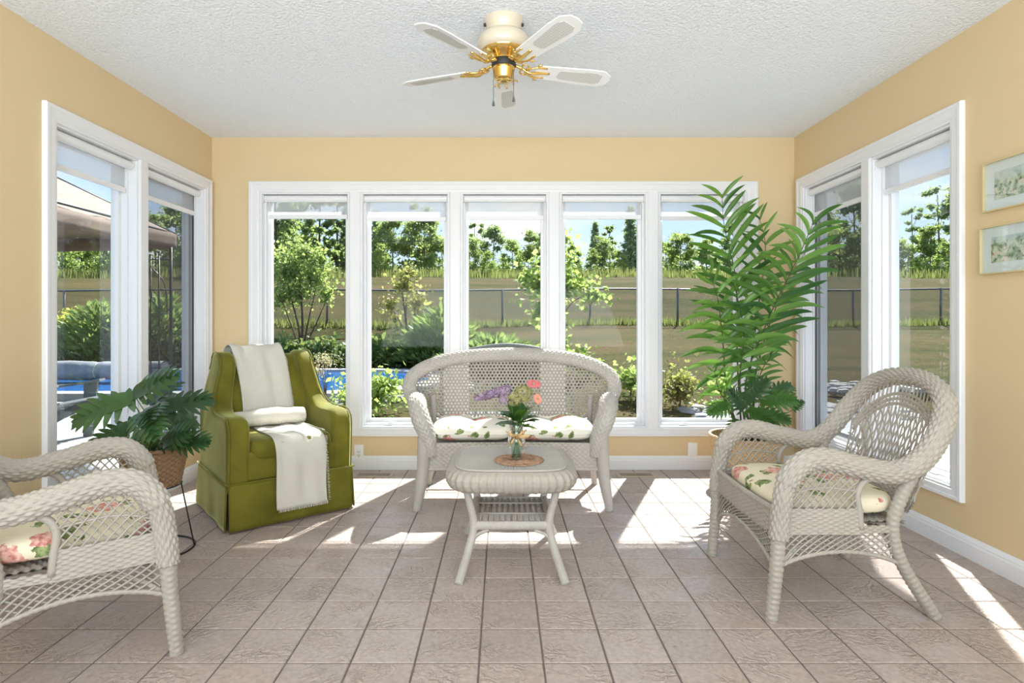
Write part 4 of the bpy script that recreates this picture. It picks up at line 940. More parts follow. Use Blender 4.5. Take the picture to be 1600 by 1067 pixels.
skirt_panel((-cx_ + 0.006, -cy_, 0), (cx_ - 0.006, -cy_, 0), (0, -1, 0)); skirt_panel((cx_, -cy_ + 0.008, 0), (cx_, cy_, 0), (1, 0, 0)); skirt_panel((-cx_, cy_, 0), (-cx_, -cy_ + 0.008, 0), (-1, 0, 0)); skirt_panel((cx_, cy_, 0), (-cx_, cy_, 0), (0, 1, 0))
mb = MB().box(-0.325, 0.325, -0.325, 0.325, 0.0, 0.24); mb.build('skirt_lining', M['canopyd'], ac)
mb = MB(); mb.tube([(-0.345, 0.34, 0.248), (-0.345, -0.342, 0.248), (0.345, -0.342, 0.248), (0.345, 0.34, 0.248)], 0.0052, 7); mb.build('skirt_piping', M['velvet'], ac, smooth=True)
# throws
def sheet(name, parent, prof, x0, x1, mat_, amp, skew, seed, wid=None, nu=40, step=0.012):
    pr = spline([(0, a, b) for a, b in prof], step=step); N = len(pr) - 1
    fr = []
    for i in range(N + 1):
        t = (pr[min(i + 1, N)] - pr[max(i - 1, 0)]).normalized(); fr.append(Vector((0, -t.z, t.y)))
    def f(u, v):
        i = min(N, int(round(v * N))); p = pr[i]; x = x0 + (x1 - x0) * u + skew * v
        w = amp * (math.sin(7 * u * 2 + 5 * v + seed) + 0.6 * math.sin(19 * u - 9 * v + seed * 2) + 0.5 * math.sin(13 * v + 4 * u))
        q = p + fr[i] * (w + amp * 1.2); return (x + 0.006 * math.sin(9 * v + seed), q.y, q.z)
    mb = MB().grid(f, nu, N); o = mb.build(name, mat_, parent, smooth=True); m_ = o.modifiers.new('thick', 'SOLIDIFY'); m_.thickness = 0.006; m_.offset = 1
    return f
t1 = thing('throw_blanket', 'cream throw draped over the back of the green armchair', 'blanket', AC, AR)
sheet('cloth', t1, [(0.372, 0.50), (0.372, 0.80), (0.345, 0.905), (0.275, 0.944), (0.215, 0.928), (0.166, 0.855), (0.126, 0.74), (0.091, 0.60), (0.076, 0.50), (0.066, 0.475)], -0.225, 0.070, M['throw'], 0.0050, 0.075, 1.0)
mb = MB(); random.seed(8)
for k in range(60):
    z = 0.50 + 0.38 * k / 60; y = 0.076 + (0.17 - 0.076) * max(0, (z - 0.5) / 0.36) ** 1.15
    mb.tube([(0.138 - 0.03 * (z - 0.5) / 0.4, y - 0.008, z), (0.148 - 0.03 * (z - 0.5) / 0.4 + random.uniform(0, 0.006), y - 0.008 + random.uniform(-0.004, 0.002), z - 0.006)], 0.0012, 4)
mb.build('fringe', M['throw'], t1, stuff=True)
t2 = thing('rolled_throw', 'cream throw rolled into a bolster on the armchair seat', 'blanket', AC, AR)
def roll(u, v):
    a = 2 * PI * u; x = -0.230 + 0.40 * v; R = 0.049 * (1 + 0.04 * math.sin(9 * v + 2 * a) + 0.03 * math.sin(23 * v))
    return (x, 0.000 + R * 1.05 * math.cos(a), 0.520 + R * math.sin(a) + 0.010 * math.sin(PI * v))
mb = MB().grid(roll, 32, 40); mb.build('cloth_roll', M['throw'], t2, smooth=True)
for xx, s_ in ((-0.230, -1), (0.170, 1)):
    mb = MB(); mb.tube([(xx + s_ * 0.001, 0.0 + (0.005 + 0.042 * q / 60) * math.cos(0.33 * q), 0.520 + (0.005 + 0.042 * q / 60) * math.sin(0.33 * q)) for q in range(61)], 0.0042, 6); mb.build('roll_end', M['throw'], t2, smooth=True)
t3 = thing('seat_throw', 'cream fringed throw spread over the seat and front of the green armchair', 'blanket', AC, AR)
sheet('cloth', t3, [(0.01, 0.476), (-0.10, 0.474), (-0.22, 0.474), (-0.30, 0.468), (-0.340, 0.447), (-0.358, 0.40), (-0.360, 0.30), (-0.362, 0.24), (-0.372, 0.15), (-0.378, 0.085)], -0.125, 0.150, M['throw'], 0.0036, 0.03, 2.3)
mb = MB()
for k in range(70):
    v = k / 70
    if v < 0.42: y, z = -0.34 * (v / 0.42) , 0.480
    else: y, z = -0.362 - 0.02 * (v - 0.42), 0.455 - 0.37 * (v - 0.42) / 0.58
    x = 0.152 + 0.03 * v; mb.tube([(x, y, z), (x + random.uniform(0.006, 0.013), y - 0.004, z - random.uniform(0.0, 0.008))], 0.0016, 4)
for k in range(60):
    x = -0.092 + 0.27 * k / 60; mb.tube([(x, -0.384, 0.092), (x + random.uniform(-0.003, 0.003), -0.386, 0.074)], 0.0013, 4)
mb.build('fringe', M['throw'], t3, stuff=True)

# ================================================================== indoor plants
def mon_leaf_mesh(L, lobes, m, curl, seed):
    rnd = random.Random(seed); mb = MB(); n = 10
    mid = []
    for i in range(n + 1):
        t = i / n; mid.append(Vector((0, L * (t - 0.18 * t * t * curl), -L * 0.42 * curl * t * t)))
    def mp_(t): q = max(0, min(1, t)) * n; i = min(int(q), n - 1); return mid[i].lerp(mid[i + 1], q - i)
    wprof = lambda t: 0.47 * L * (math.sin(PI * min(1, (t * 0.82 + 0.16))) ** 0.7)
    # inner blade
    vs = []; fs = []
    for i in range(n + 1):
        t = i / n; p = mp_(t); w = wprof(t) * 0.50 * (1 - 0.6 * t); vs += [p + Vector((-w, 0.0, w * 0.22)), p, p + Vector((w, 0.0, w * 0.22))]
    for i in range(n): a = i * 3; fs += [(a, a + 1, a + 4, a + 3), (a + 1, a + 2, a + 5, a + 4)]
    mb.add(vs, fs)
    for s_ in (-1, 1):
        for k in range(lobes):
            t = 0.02 + 0.93 * k / (lobes - 1); ln = wprof(t) * rnd.uniform(0.92, 1.08); ang = 1.35 - 1.05 * t + (0.35 if k == 0 else 0) * 1.0
            d = Vector((s_ * math.sin(ang), math.cos(ang), 0)); w = L * 0.52 / lobes
            fw = Vector((-d.y * s_, d.x * s_, 0)); p = mp_(t); vs = []; fs = []
            for q in range(5):
                r_ = q / 4; ww = w * (0.95 if q < 3 else (0.72 if q == 3 else 0.14))
                c = p + d * (ln * r_) + Vector((0, 0, ln * (0.24 * r_ - 0.42 * r_ * r_)))
                vs += [c - fw * ww, c + Vector((0, 0, -0.12 * ww)), c + fw * ww]
            for q in range(4): a = q * 3; fs += [(a, a + 1, a + 4, a + 3), (a + 1, a + 2, a + 5, a + 4)]
            mb.add(vs, fs)
    return mb.mesh('leaf', m, True)
def look(dirv, up):
    y = Vector(dirv).normalized(); u = Vector(up); x = y.cross(u).normalized(); z = x.cross(y).normalized()
    return Matrix((x, y, z)).transposed()
def add_leaf(root, me, base, tip, up, stem_from, sm_, scale=1.0):
    o = link('leaf', me, root); R = look(Vector(tip) - Vector(base), up)
    o.matrix_local = Matrix.Translation(Vector(base)) @ R.to_4x4() @ Matrix.Diagonal((scale, scale, scale, 1))
    mb = MB(); a, b = Vector(stem_from), Vector(base); m_ = a.lerp(b, 0.55) + Vector((0, 0, 0.03)); mb.tube(spline([a, m_, b], n=9), [0.004 - 0.0015 * q / 8 for q in range(9)], 6)
    s_ = mb.build('leaf_stem', sm_, root, smooth=True); return o
def basket(root, rt, rbm, h, m, strands=None):
    def f(u, v):
        a = 2 * PI * u; R = rbm + (rt - rbm) * v ** 0.8; return (R * math.cos(a), R * math.sin(a), h * v)
    nsp = int(2 * PI * rt / 0.020); mb = MB(); weave_sheet(mb, f, nsp + nsp % 2, int(h / 0.011), 0.0042, 0.008); mb.build('basket', m, root, smooth=True)
    mb = MB(); weave_tube(mb, [(rt * math.cos(t), rt * math.sin(t), h) for t in [2 * PI * k / 32 for k in range(33)]], 0.010, 0.010, 0.014, 5, 0.0025); mb.build('basket_rim', m, root, smooth=True)
    mb = MB(); mb.lathe([(rbm * 0.99, 0.0), (rbm * 0.99, 0.006)], 28); mb.build('basket_bottom', m, root)
    mb = MB(); mb.lathe([(rt * 0.9, h * 0.80), (rt * 0.95, h * 0.86), (rt * 0.5, h * 0.90), (0.01, h * 0.92)], 28); mb.build('moss', M['soil'], root, smooth=True)
# split-leaf plant on a wire stand
PX, PY = gx(240, 2.78), 2.78
st = thing('plant_stand', 'black wire plant stand behind the left wicker chair', 'plant stand', (PX, PY, 0))
def ringt(R, z, r=0.0035): return MB().tube([(R * math.cos(t), R * math.sin(t), z) for t in [2 * PI * k / 40 for k in range(40)]], r, 6, closed=True)
ringt(0.175, 0.0045, 0.0045).build('base_ring', M['black'], st, smooth=True); ringt(0.118, 0.310).build('top_ring', M['black'], st, smooth=True)
for k in range(4):
    a = PI / 4 + PI / 2 * k - 0.5
    mb = MB(); mb.tube([(0.118 * math.cos(a), 0.118 * math.sin(a), 0.31), (0.175 * math.cos(a), 0.175 * math.sin(a), 0.004)], 0.0035, 6); mb.build('leg', M['black'], st, smooth=True)
mb = MB(); mb.tube([(-0.118, 0, 0.31), (0.118, 0, 0.31)], 0.003, 6); mb.tube([(0, -0.118, 0.31), (0, 0.118, 0.31)], 0.003, 6); mb.build('cross_wire', M['black'], st, smooth=True)
pl = thing('potted_monstera', 'split-leaf plant in a brown basket on a wire stand', 'plant', (PX, PY, 0.314))
basket(pl, 0.142, 0.108, 0.175, M['basket'])
O = Vector((PX, PY, 0.314))
def PXL(u, v, Y): return Vector(px(u, v, Y)) - O
lm = [mon_leaf_mesh(0.30, 8, M['mon'], 0.55, q) for q in range(3)]
spec = [((205, 614, 2.72), (236, 588, 2.70), 1.0), ((198, 622, 2.70), (143, 646, 2.62), 1.0), ((238, 632, 2.70), (282, 600, 2.78), .9), ((232, 650, 2.62), (196, 676, 2.50), .85),
        ((262, 640, 2.82), (310, 622, 2.86), 1.0), ((228, 640, 2.66), (250, 668, 2.52), .8), ((275, 688, 2.72), (322, 684, 2.66), .8), ((258, 694, 2.68), (296, 668, 2.66), .75),
        ((205, 668, 2.72), (168, 682, 2.66), .7), ((250, 655, 2.88), (290, 650, 2.95), .9), ((225, 625, 2.9), (205, 592, 2.95), .8), ((240, 684, 2.66), (222, 706, 2.56), .6)]
spec = [((212, 616, 2.74), (252, 588, 2.70), 1.0), ((200, 624, 2.72), (146, 640, 2.66), 1.05), ((222, 646, 2.66), (236, 672, 2.50), .95), ((252, 640, 2.82), (305, 622, 2.88), 1.0),
        ((240, 634, 2.70), (226, 648, 2.52), .8), ((205, 666, 2.74), (165, 684, 2.68), .8), ((276, 690, 2.72), (322, 686, 2.66), .75), ((258, 692, 2.68), (290, 670, 2.62), .75),
        ((250, 660, 2.86), (286, 655, 2.95), .9), ((236, 628, 2.92), (262, 602, 3.0), .8), ((222, 676, 2.62), (205, 694, 2.52), .6), ((262, 680, 2.72), (300, 692, 2.62), .6)]
for k, (b, t, s) in enumerate(spec):
    bb, tt = PXL(*b), PXL(*t); bb += (tt - bb).normalized() * -0.01
    add_leaf(pl, lm[k % 3], bb, tt, (0.25 * ((k % 3) - 1), -0.85, 0.55), (0.03 * math.cos(k * 2.1), 0.03 * math.sin(k * 2.1), 0.155), M['stem'], s * 0.80)
# palm in the corner
QX, QY = 1.63, 3.90
pm = thing('potted_palm', 'tall palm with split leaves in a tan basket in the corner', 'plant', (QX, QY, 0))
basket(pm, 0.232, 0.185, 0.325, M['basketl'])
O = Vector((QX, QY, 0))
def leaflet_mesh(side, droop):
    vs = []; fs = []; n = 8
    for i in range(n + 1):
        t = i / n; w = 0.056 * (math.sin(PI * (0.10 + 0.87 * t)) ** 0.8) if i < n else 0.001
        y = t - 0.12 * droop * t * t; z = -droop * 0.30 * t * t + 0.08 * t; bx = side * droop * (0.42 * t * t - 0.10 * t)
        vs += [(bx - w, y, z + w * 0.6), (bx, y, z), (bx + w, y, z + w * 0.6)]
    for i in range(n): a = i * 3; fs += [(a, a + 1, a + 4, a + 3), (a + 1, a + 2, a + 5, a + 4)]
    return MB().add(vs, fs).mesh('leaflet', M['palm'], True)
lfm = {sd: [leaflet_mesh(sd, 0.3), leaflet_mesh(sd, 0.6), leaflet_mesh(sd, 0.95)] for sd in (-1, 1)}
rp = random.Random(11)
def frond(pts, n, L, start, side_dir, yaw=0, droop=1, tipL=0.6):
    """rachis through world points; leaflets on both sides"""
    P_ = spline([Vector(p) - O for p in pts], n=40)
    mb = MB(); mb.tube(P_, [0.0065 - 0.0048 * q / 39 for q in range(40)], 7); fr = mb.build('frond', M['rachis'], pm, smooth=True)
    sd = Vector(side_dir).normalized()
    for k in range(n):
        t = start + (0.985 - start) * k / (n - 1); q = t * 39; i = min(38, int(q)); p = P_[i].lerp(P_[i + 1], q - i); tg = (P_[min(i + 1, 39)] - P_[max(0, i - 1)]).normalized()
        s0 = (sd - tg * sd.dot(tg)).normalized(); nrm = s0.cross(tg).normalized()
        if nrm.z < 0 and abs(tg.z) < 0.8: nrm = -nrm
        rel = (t - start) / (1 - start); ln = L * (0.62 + 0.55 * math.sin(PI * min(1, 0.25 + 0.62 * rel))) * (1 - (1 - tipL) * max(0, rel - 0.6) / 0.4)
        for s_ in (-1, 1):
            fwd = 0.50 + 0.45 * rel + 0.7 * rel ** 6
            d = (s0 * s_ + tg * fwd + nrm * rp.uniform(-0.18, 0.22) + tg * rp.uniform(-0.08, 0.08)).normalized()
            upv = Vector((0, 0, 1)) if abs(d.z) < 0.75 else nrm
            R = look(d, nrm * 0.8 + Vector((rp.uniform(-0.25, 0.25), 0, 0.5 + rp.uniform(-0.3, 0.3)))); o = link('leaflet', lfm[s_][min(2, max(0, droop + rp.choice((-1, 0, 0))))], fr)
            l = ln * rp.uniform(0.9, 1.08)
            o.matrix_local = Matrix.Translation(p) @ R.to_4x4() @ Matrix.Diagonal((min(0.34, l * 1.25), l, l, 1))
B = (QX, QY, 0.30)
W_ = lambda u, v, Y: px(u, v, Y)
fan_side = (1, 0.15, 0.0)
frond([(QX - 0.03, QY, 0.28), W_(1152, 560, 3.86), W_(1150, 440, 3.82), W_(1132, 355, 3.74), W_(1128, 303, 3.66)], 15, 0.33, 0.42, fan_side, droop=1)
frond([(QX + 0.04, QY, 0.28), W_(1172, 590, 3.84), W_(1185, 480, 3.82), W_(1196, 390, 3.84), W_(1186, 338, 3.80)], 11, 0.26, 0.42, fan_side, droop=1)
frond([(QX + 0.03, QY - 0.02, 0.28), W_(1165, 600, 3.80), W_(1200, 500, 3.62), W_(1248, 400, 3.42), W_(1272, 345, 3.32)], 17, 0.36, 0.36, (0.75, 0.45, -0.35), droop=2)
frond([(QX - 0.05, QY - 0.02, 0.28), W_(1136, 610, 3.72), W_(1130, 540, 3.62), W_(1122, 470, 3.52), W_(1108, 425, 3.42)], 11, 0.26, 0.36, fan_side, droop=2)
frond([(QX - 0.01, QY - 0.05, 0.28), W_(1156, 600, 3.70), W_(1162, 520, 3.60), W_(1146, 440, 3.50), W_(1136, 400, 3.46)], 10, 0.26, 0.42, fan_side, droop=2)
frond([(QX + 0.06, QY + 0.02, 0.28), W_(1178, 600, 3.90), W_(1205, 500, 3.95), W_(1238, 425, 3.92), W_(1262, 390, 3.85)], 11, 0.28, 0.40, (0.8, 0.3, -0.3), droop=2)
frond([(QX - 0.06, QY - 0.03, 0.28), W_(1140, 640, 3.70), W_(1124, 610, 3.58), W_(1116, 580, 3.50)], 7, 0.15, 0.42, fan_side, droop=1)
frond([(QX + 0.06, QY - 0.04, 0.28), W_(1178, 630, 3.75), W_(1190, 580, 3.64), W_(1206, 555, 3.55)], 7, 0.15, 0.45, (0.8, 0.3, -0.3), droop=2)
lm2 = [mon_leaf_mesh(0.30, 8, M['mon2'], 0.6, q + 5) for q in range(2)]
spec = [((1165, 625, 3.62), (1190, 600, 3.55), .8), ((1170, 640, 3.56), (1205, 655, 3.44), .8), ((1190, 628, 3.66), (1232, 622, 3.60), .9), ((1160, 640, 3.60), (1140, 600, 3.52), .7), ((1140, 632, 3.64), (1112, 640, 3.56), .75),
        ((1185, 645, 3.60), (1235, 652, 3.52), .8), ((1200, 618, 3.80), (1240, 598, 3.80), .8), ((1175, 612, 3.70), (1178, 585, 3.62), .7), ((1150, 655, 3.58), (1150, 678, 3.48), .6), ((1240, 640, 3.62), (1262, 618, 3.55), .35)]
for k, (b, t, s) in enumerate(spec):
    add_leaf(pm, lm2[k % 2] if k % 3 else lm[k % 3], Vector(W_(*b)) - O, Vector(W_(*t)) - O, (0.2 * ((k % 3) - 1), -0.8, 0.6), (0.05 * math.cos(k * 2.1), 0.05 * math.sin(k * 2.1), 0.29), M['stem'], s * 0.78)

# ================================================================== the garden
def sstep(a, b, x): t = max(0, min(1, (x - a) / (b - a))); return t * t * (3 - 2 * t)
def gz(x, y):
    ys = 16.2 + (8.5 - 16.2) * sstep(-2.0, 2.5, x)
    if y <= 20: z = -0.3 + 1.25 * max(0, (y - ys) / (20 - ys))
    else: z = 0.95 + 3.0 * sstep(19, 38, y) - 3.0 * sstep(19, 38, 20) + max(0, y - 38) * 0.012
    return z + 0.05 * math.sin(x * 0.5 + y * 0.3) * sstep(16, 22, y)
xs = [-62 + 1.0 * i for i in range(125)]; ys_ = [4.7 + 0.7 * i for i in range(26)] + [22.9 + 1.3 * i for i in range(52)]
mb = MB(); vs = [(x, y, gz(x, y)) for y in ys_ for x in xs]; n = len(xs)
mb.add(vs, [(j * n + i, j * n + i + 1, (j + 1) * n + i + 1, (j + 1) * n + i) for j in range(len(ys_) - 1) for i in range(n - 1)])
for (a, b) in ((-62, XL - TH - 0.02), (XR + TH + 0.02, 62)):
    mb.add([(a, -30, -0.3), (b, -30, -0.3), (b, 4.72, -0.3), (a, 4.72, -0.3)], [(0, 1, 2, 3)])
mb.add([(XL - TH - 0.02, -30, -0.3), (XR + TH + 0.02, -30, -0.3), (XR + TH + 0.02, YF - 0.3, -0.3), (XL - TH - 0.02, YF - 0.3, -0.3)], [(0, 1, 2, 3)])
gr = mb.build('lawn', M['grass'], None, smooth=True); tag(gr, 'dry lawn sloping up to a grassy hill behind the house', None, None, 'structure')
# decks on both sides of the house
def deck(name, x0, x1, y0, y1, label):
    r = thing(name, label, None, kind='structure'); w = 0.140; nb_ = int((y1 - y0) / (w + 0.007))
    me = MB().box(-(x1 - x0) / 2, (x1 - x0) / 2, -w / 2, w / 2, -0.032, 0.0).mesh('deck_board', M['deck'])
    for i in range(nb_):
        o = link('deck_board', me, r); o.location = ((x0 + x1) / 2, y0 + (w + 0.007) * (i + 0.5), -0.10)
    MB().box(x0 + 0.03, x1 - 0.03, y0 + 0.03, y0 + nb_ * (w + 0.007) - 0.03, -0.31, -0.134).build('deck_frame', M['deck'], r)
deck('deck_left', -6.6, XL - TH - 0.01, 2.0, 8.7, 'pale weathered board deck outside the left windows')
deck('deck_right', XR + TH + 0.01, 5.6, 2.0, 7.0, 'pale weathered board deck outside the right windows')
# pool
pr = thing('swimming_pool', 'blue in-ground pool with pale coping beyond the windows', 'pool', (-6.3, 12.9, -0.3))
po = []
for t in [PI / 2 - PI * q / 16 for q in range(17)]: po.append((2.6 + 2.1 * math.cos(t), 2.35 * math.sin(t)))
po += [(-6, -2.35), (-6, 2.35)]
def ringpoly(o, i, z0, z1):
    mb = MB(); n = len(o); vs = [(x, y, z0) for x, y in o] + [(x, y, z1) for x, y in o] + [(x, y, z0) for x, y in i] + [(x, y, z1) for x, y in i]
    fs = []
    for k in range(n):
        m_ = (k + 1) % n; fs += [(k, m_, n + m_, n + k), (n + k, n + m_, 3 * n + m_, 3 * n + k), (3 * n + k, 3 * n + m_, 2 * n + m_, 2 * n + k)]
    return mb.add(vs, fs)
sc = lambda o, k: [(x * 1 + (k if x > 0 else -k) * (abs(x) > 0.1), y + math.copysign(k, y) * min(1, abs(y))) for x, y in o]
ringpoly(sc(po, 0.38), po, 0.0, 0.13).build('coping', M['coping'], pr)
MB().add([(x, y, 0.075) for x, y in po], [tuple(range(len(po)))]).build('water', M['water'], pr)
# pool cover roll
cv = thing('pool_cover_roll', 'grey rolled pool cover lying across the pool', 'pool cover', (-8.2, 12.55, -0.17))
def rollc(u, v):
    a = 2 * PI * u; x = -2.6 + 3.55 * v; cinch = 1 - 0.16 * math.exp(-((v - 0.60) / 0.02) ** 2) - 0.1 * math.exp(-((v - 0.25) / 0.02) ** 2)
    R = 0.20 * cinch * (1 + 0.05 * math.sin(11 * v + 2 * a) + 0.03 * math.sin(30 * v + a)); return (x, R * math.cos(a), 0.20 + R * math.sin(a))
MB().grid(rollc, 24, 70).build('cover_fabric', M['cover'], cv, smooth=True)
for x in (-2.6, 0.95):
    mb = MB(); mb.lathe([(0.19, 0), (0.19, 0.02)], 24); mb.v = [(x + (z if x < 0 else -z), xx, 0.20 + yy) for xx, yy, z in mb.v]; mb.build('roll_end', M['dark'], cv)
for v in (0.25, 0.60):
    mb = MB(); mb.tube([Vector(rollc(q / 24, v)) + Vector((0, 0, 0)) for q in range(24)], 0.012, 6, closed=True); mb.build('tie_strap', M['coping'], cv, smooth=True)
# garden lounge chair on the left deck
ad = thing('adirondack_chair', 'grey plastic slatted garden chair on the left deck', 'chair', (-4.45, 5.74, -0.10), math.radians(90))
def slab3(mb, pts, w, t, axis=(1, 0, 0)):
    """flat board following points, width along axis, thickness normal to it"""
    P_ = [Vector(p) for p in pts]; ax = Vector(axis); vs = []; n = len(P_); fs = []
    for i, p in enumerate(P_):
        tg = (P_[min(i + 1, n - 1)] - P_[max(i - 1, 0)]).normalized(); nn = tg.cross(ax).normalized()
        ww = w[i] if hasattr(w, '__len__') else w
        vs += [p - ax * ww / 2 - nn * t / 2, p + ax * ww / 2 - nn * t / 2, p + ax * ww / 2 + nn * t / 2, p - ax * ww / 2 + nn * t / 2]
    for i in range(n - 1):
        for k in range(4): fs.append((i * 4 + k, i * 4 + (k + 1) % 4, i * 4 + 4 + (k + 1) % 4, i * 4 + 4 + k))
    fs += [(3, 2, 1, 0), tuple((n - 1) * 4 + k for k in range(4))]
    return mb.add(vs, fs)
for s_ in (-1, 1):
    slab3(MB(), spline([(s_ * 0.30, 0.42, 0.50), (s_ * 0.30, 0.15, 0.515), (s_ * 0.31, -0.08, 0.545), (s_ * 0.32, -0.30, 0.585)], n=12), [0.09 + 0.05 * math.sin(PI * (q / 11) ** 0.8) for q in range(12)], 0.024).build('armrest', M['greyplastic'], ad, auto=40)
    slab3(MB(), [(s_ * 0.30, -0.20, 0.56), (s_ * 0.30, -0.19, 0.30), (s_ * 0.30, -0.17, 0.0)], [0.14, 0.12, 0.09], 0.028, (0, 1, 0)).build('leg', M['greyplastic'], ad)
    slab3(MB(), spline([(s_ * 0.27, -0.26, 0.36), (s_ * 0.27, 0.0, 0.27), (s_ * 0.27, 0.25, 0.14), (s_ * 0.27, 0.48, 0.0)], n=8), 0.028, 0.10).build('seat_rail', M['greyplastic'], ad)
for k in range(6):
    y = -0.27 + 0.085 * k; slab3(MB(), [(-0.27, y, 0.405 - 0.18 * (k / 5) ** 1.3 * 0.9), (0.27, y, 0.405 - 0.18 * (k / 5) ** 1.3 * 0.9)], 0.072, 0.02, (0, 1, -0.32)).build('seat_slat', M['greyplastic'], ad)
for k in range(5):
    x = -0.20 + 0.10 * k; h = 0.96 - 0.10 * ((k - 2) / 2) ** 2
    slab3(MB(), [(x * 0.8, 0.17, 0.25), (x, 0.32, 0.62), (x * 1.12, 0.43, h)], 0.092, 0.02).build('back_slat', M['greyplastic'], ad)
slab3(MB(), [(-0.27, 0.335, 0.58), (0.27, 0.335, 0.58)], 0.06, 0.03, (0, 0.3, 0.95)).build('back_rail', M['greyplastic'], ad)
# gazebo
gb = thing('gazebo', 'gazebo with taupe canopy and black iron posts over the left deck', 'gazebo', (-6.65, 6.85, -0.3))
hw, hd, ez, az = 1.80, 1.85, 2.68, 3.75
apx = Vector((0, 0, az)); cs = [Vector((-hw, -hd, ez)), Vector((hw, -hd, ez)), Vector((hw, hd, ez)), Vector((-hw, hd, ez))]
for i in range(4):
    a, b = cs[i], cs[(i + 1) % 4]
    def f(u, v):
        e_ = a.lerp(b, u); p = e_.lerp(apx * 1.0, v * 0.94); p.z -= 0.16 * math.sin(PI * v) * (1 - abs(2 * u - 1)) + 0.05 * math.sin(PI * u) * (1 - v) + 0.015 * math.sin(9 * u * PI + 4 * v) * math.sin(PI * u); return p
    o = MB().grid(f, 24, 12).build('canopy_panel', M['canopy'], gb, smooth=True); m_ = o.modifiers.new('thick', 'SOLIDIFY'); m_.thickness = 0.01
    def fv(u, v):
        e_ = a.lerp(b, u); n_ = Vector((e_.x, e_.y, 0)).normalized(); return e_ + n_ * (0.02 + 0.01 * math.sin(30 * u)) + Vector((0, 0, -0.05 * math.sin(PI * u) - 0.20 * v))
    o = MB().grid(fv, 40, 3).build('valance', M['canopyd'], gb, smooth=True); m_ = o.modifiers.new('thick', 'SOLIDIFY'); m_.thickness = 0.006
    mb = MB(); mb.tube([a, a.lerp(apx, 0.95)], 0.014, 6); mb.build('roof_rib', M['black'], gb, smooth=True)
    c = cs[i] * 0.97; c.z = ez; ix, iy = -math.copysign(1, c.x), -math.copysign(1, c.y)
    pst = MB(); pst.tube([(c.x, c.y, 0.15), (c.x, c.y, ez)], 0.022, 8); pst = pst.build('post', M['black'], gb, smooth=True)
    mb = MB()
    mb.tube([(c.x + ix * 0.30, c.y, 0.15), (c.x + ix * 0.30, c.y, ez - 0.30)], 0.012, 6); mb.tube([(c.x, c.y + iy * 0.30, 0.15), (c.x, c.y + iy * 0.30, ez - 0.30)], 0.012, 6)
    for z in (0.7, 1.5, 1.85, 2.3): mb.tube([(c.x, c.y, z), (c.x + ix * 0.30, c.y, z)], 0.008, 6); mb.tube([(c.x, c.y, z), (c.x, c.y + iy * 0.30, z)], 0.008, 6)
    mb.tube(spline([(c.x + ix * 0.05, c.y, 1.5), (c.x + ix * 0.10, c.y, 1.95), (c.x + ix * 0.30, c.y, 2.2)], n=10), 0.009, 6)
    mb.build('iron_scrollwork', M['black'], pst, smooth=True)
    mb = MB(); mb.tube([cs[i] * 0.97 + Vector((0, 0, 0.02 + ez * 0.03)), cs[(i + 1) % 4] * 0.97 + Vector((0, 0, 0.02 + ez * 0.03))], 0.016, 6); mb.build('eave_beam', M['black'], gb, smooth=True)
MB().lathe([(0.20, az - 0.12), (0.12, az - 0.02), (0.02, az + 0.05)], 8).build('canopy_cap', M['canopy'], gb)
# arched metal bench just outside the back windows
bn = thing('garden_bench', 'grey metal garden bench with arched back behind the loveseat window', 'bench', (gx(792, 5.7), 5.7, -0.3), PI)
arch_ = [(-0.62, 0.2, 0.5), (-0.60, 0.20, 0.98), (-0.42, 0.2, 1.10), (0, 0.2, 1.165), (0.42, 0.2, 1.10), (0.60, 0.20, 0.98), (0.62, 0.2, 0.5)]
MB().tube(spline(arch_, n=40), 0.018, 8).build('back_frame', M['greyplastic'], bn, smooth=True)
for k in range(11):
    x = -0.5 + 0.1 * k; zt = 1.155 - 0.27 * abs(x) ** 2.2; mb = MB(); mb.tube([(x, 0.2, 0.46), (x, 0.2, zt - 0.012)], 0.007, 6); mb.build('back_bar', M['greyplastic'], bn, smooth=True)
for k in range(6): MB().box(-0.62, 0.62, -0.30 + 0.085 * k, -0.23 + 0.085 * k, 0.44, 0.462).build('seat_slat', M['greyplastic'], bn)
for x in (-0.6, 0.6):
    for y in (-0.26, 0.2): mb = MB(); mb.tube([(x, y, 0.0), (x, y, 0.45 if y > 0 else 0.64)], 0.018, 8); mb.build('leg', M['greyplastic'], bn, smooth=True)
    mb = MB(); mb.tube([(x, -0.28, 0.65), (x, 0.2, 0.70)], 0.02, 8); mb.build('armrest', M['greyplastic'], bn, smooth=True)
# chain-link fence
fc = thing('chain_link_fence', 'dark chain-link fence crossing the hillside', 'fence', (0, 20, 0))
rail = [(x, 0, gz(x, 20) + 1.22) for x in range(-24, 25, 3)]
MB().tube(rail, 0.030, 6).build('top_rail', M['dark'], fc, smooth=True)
pm_ = MB().tube([(0, 0, -0.1), (0, 0, 1.25)], 0.036, 8).mesh('fence_post', M['dark'], True)
for x in range(-24, 25, 3): o = link('fence_post', pm_, fc); o.location = (x, 0.0, gz(x, 20))
MB().grid(lambda u, v: (-24 + 48 * u, 0.02, gz(-24 + 48 * u, 20) + 1.2 * v), 48, 1).build('wire_mesh', M['chain'], fc, stuff=True)

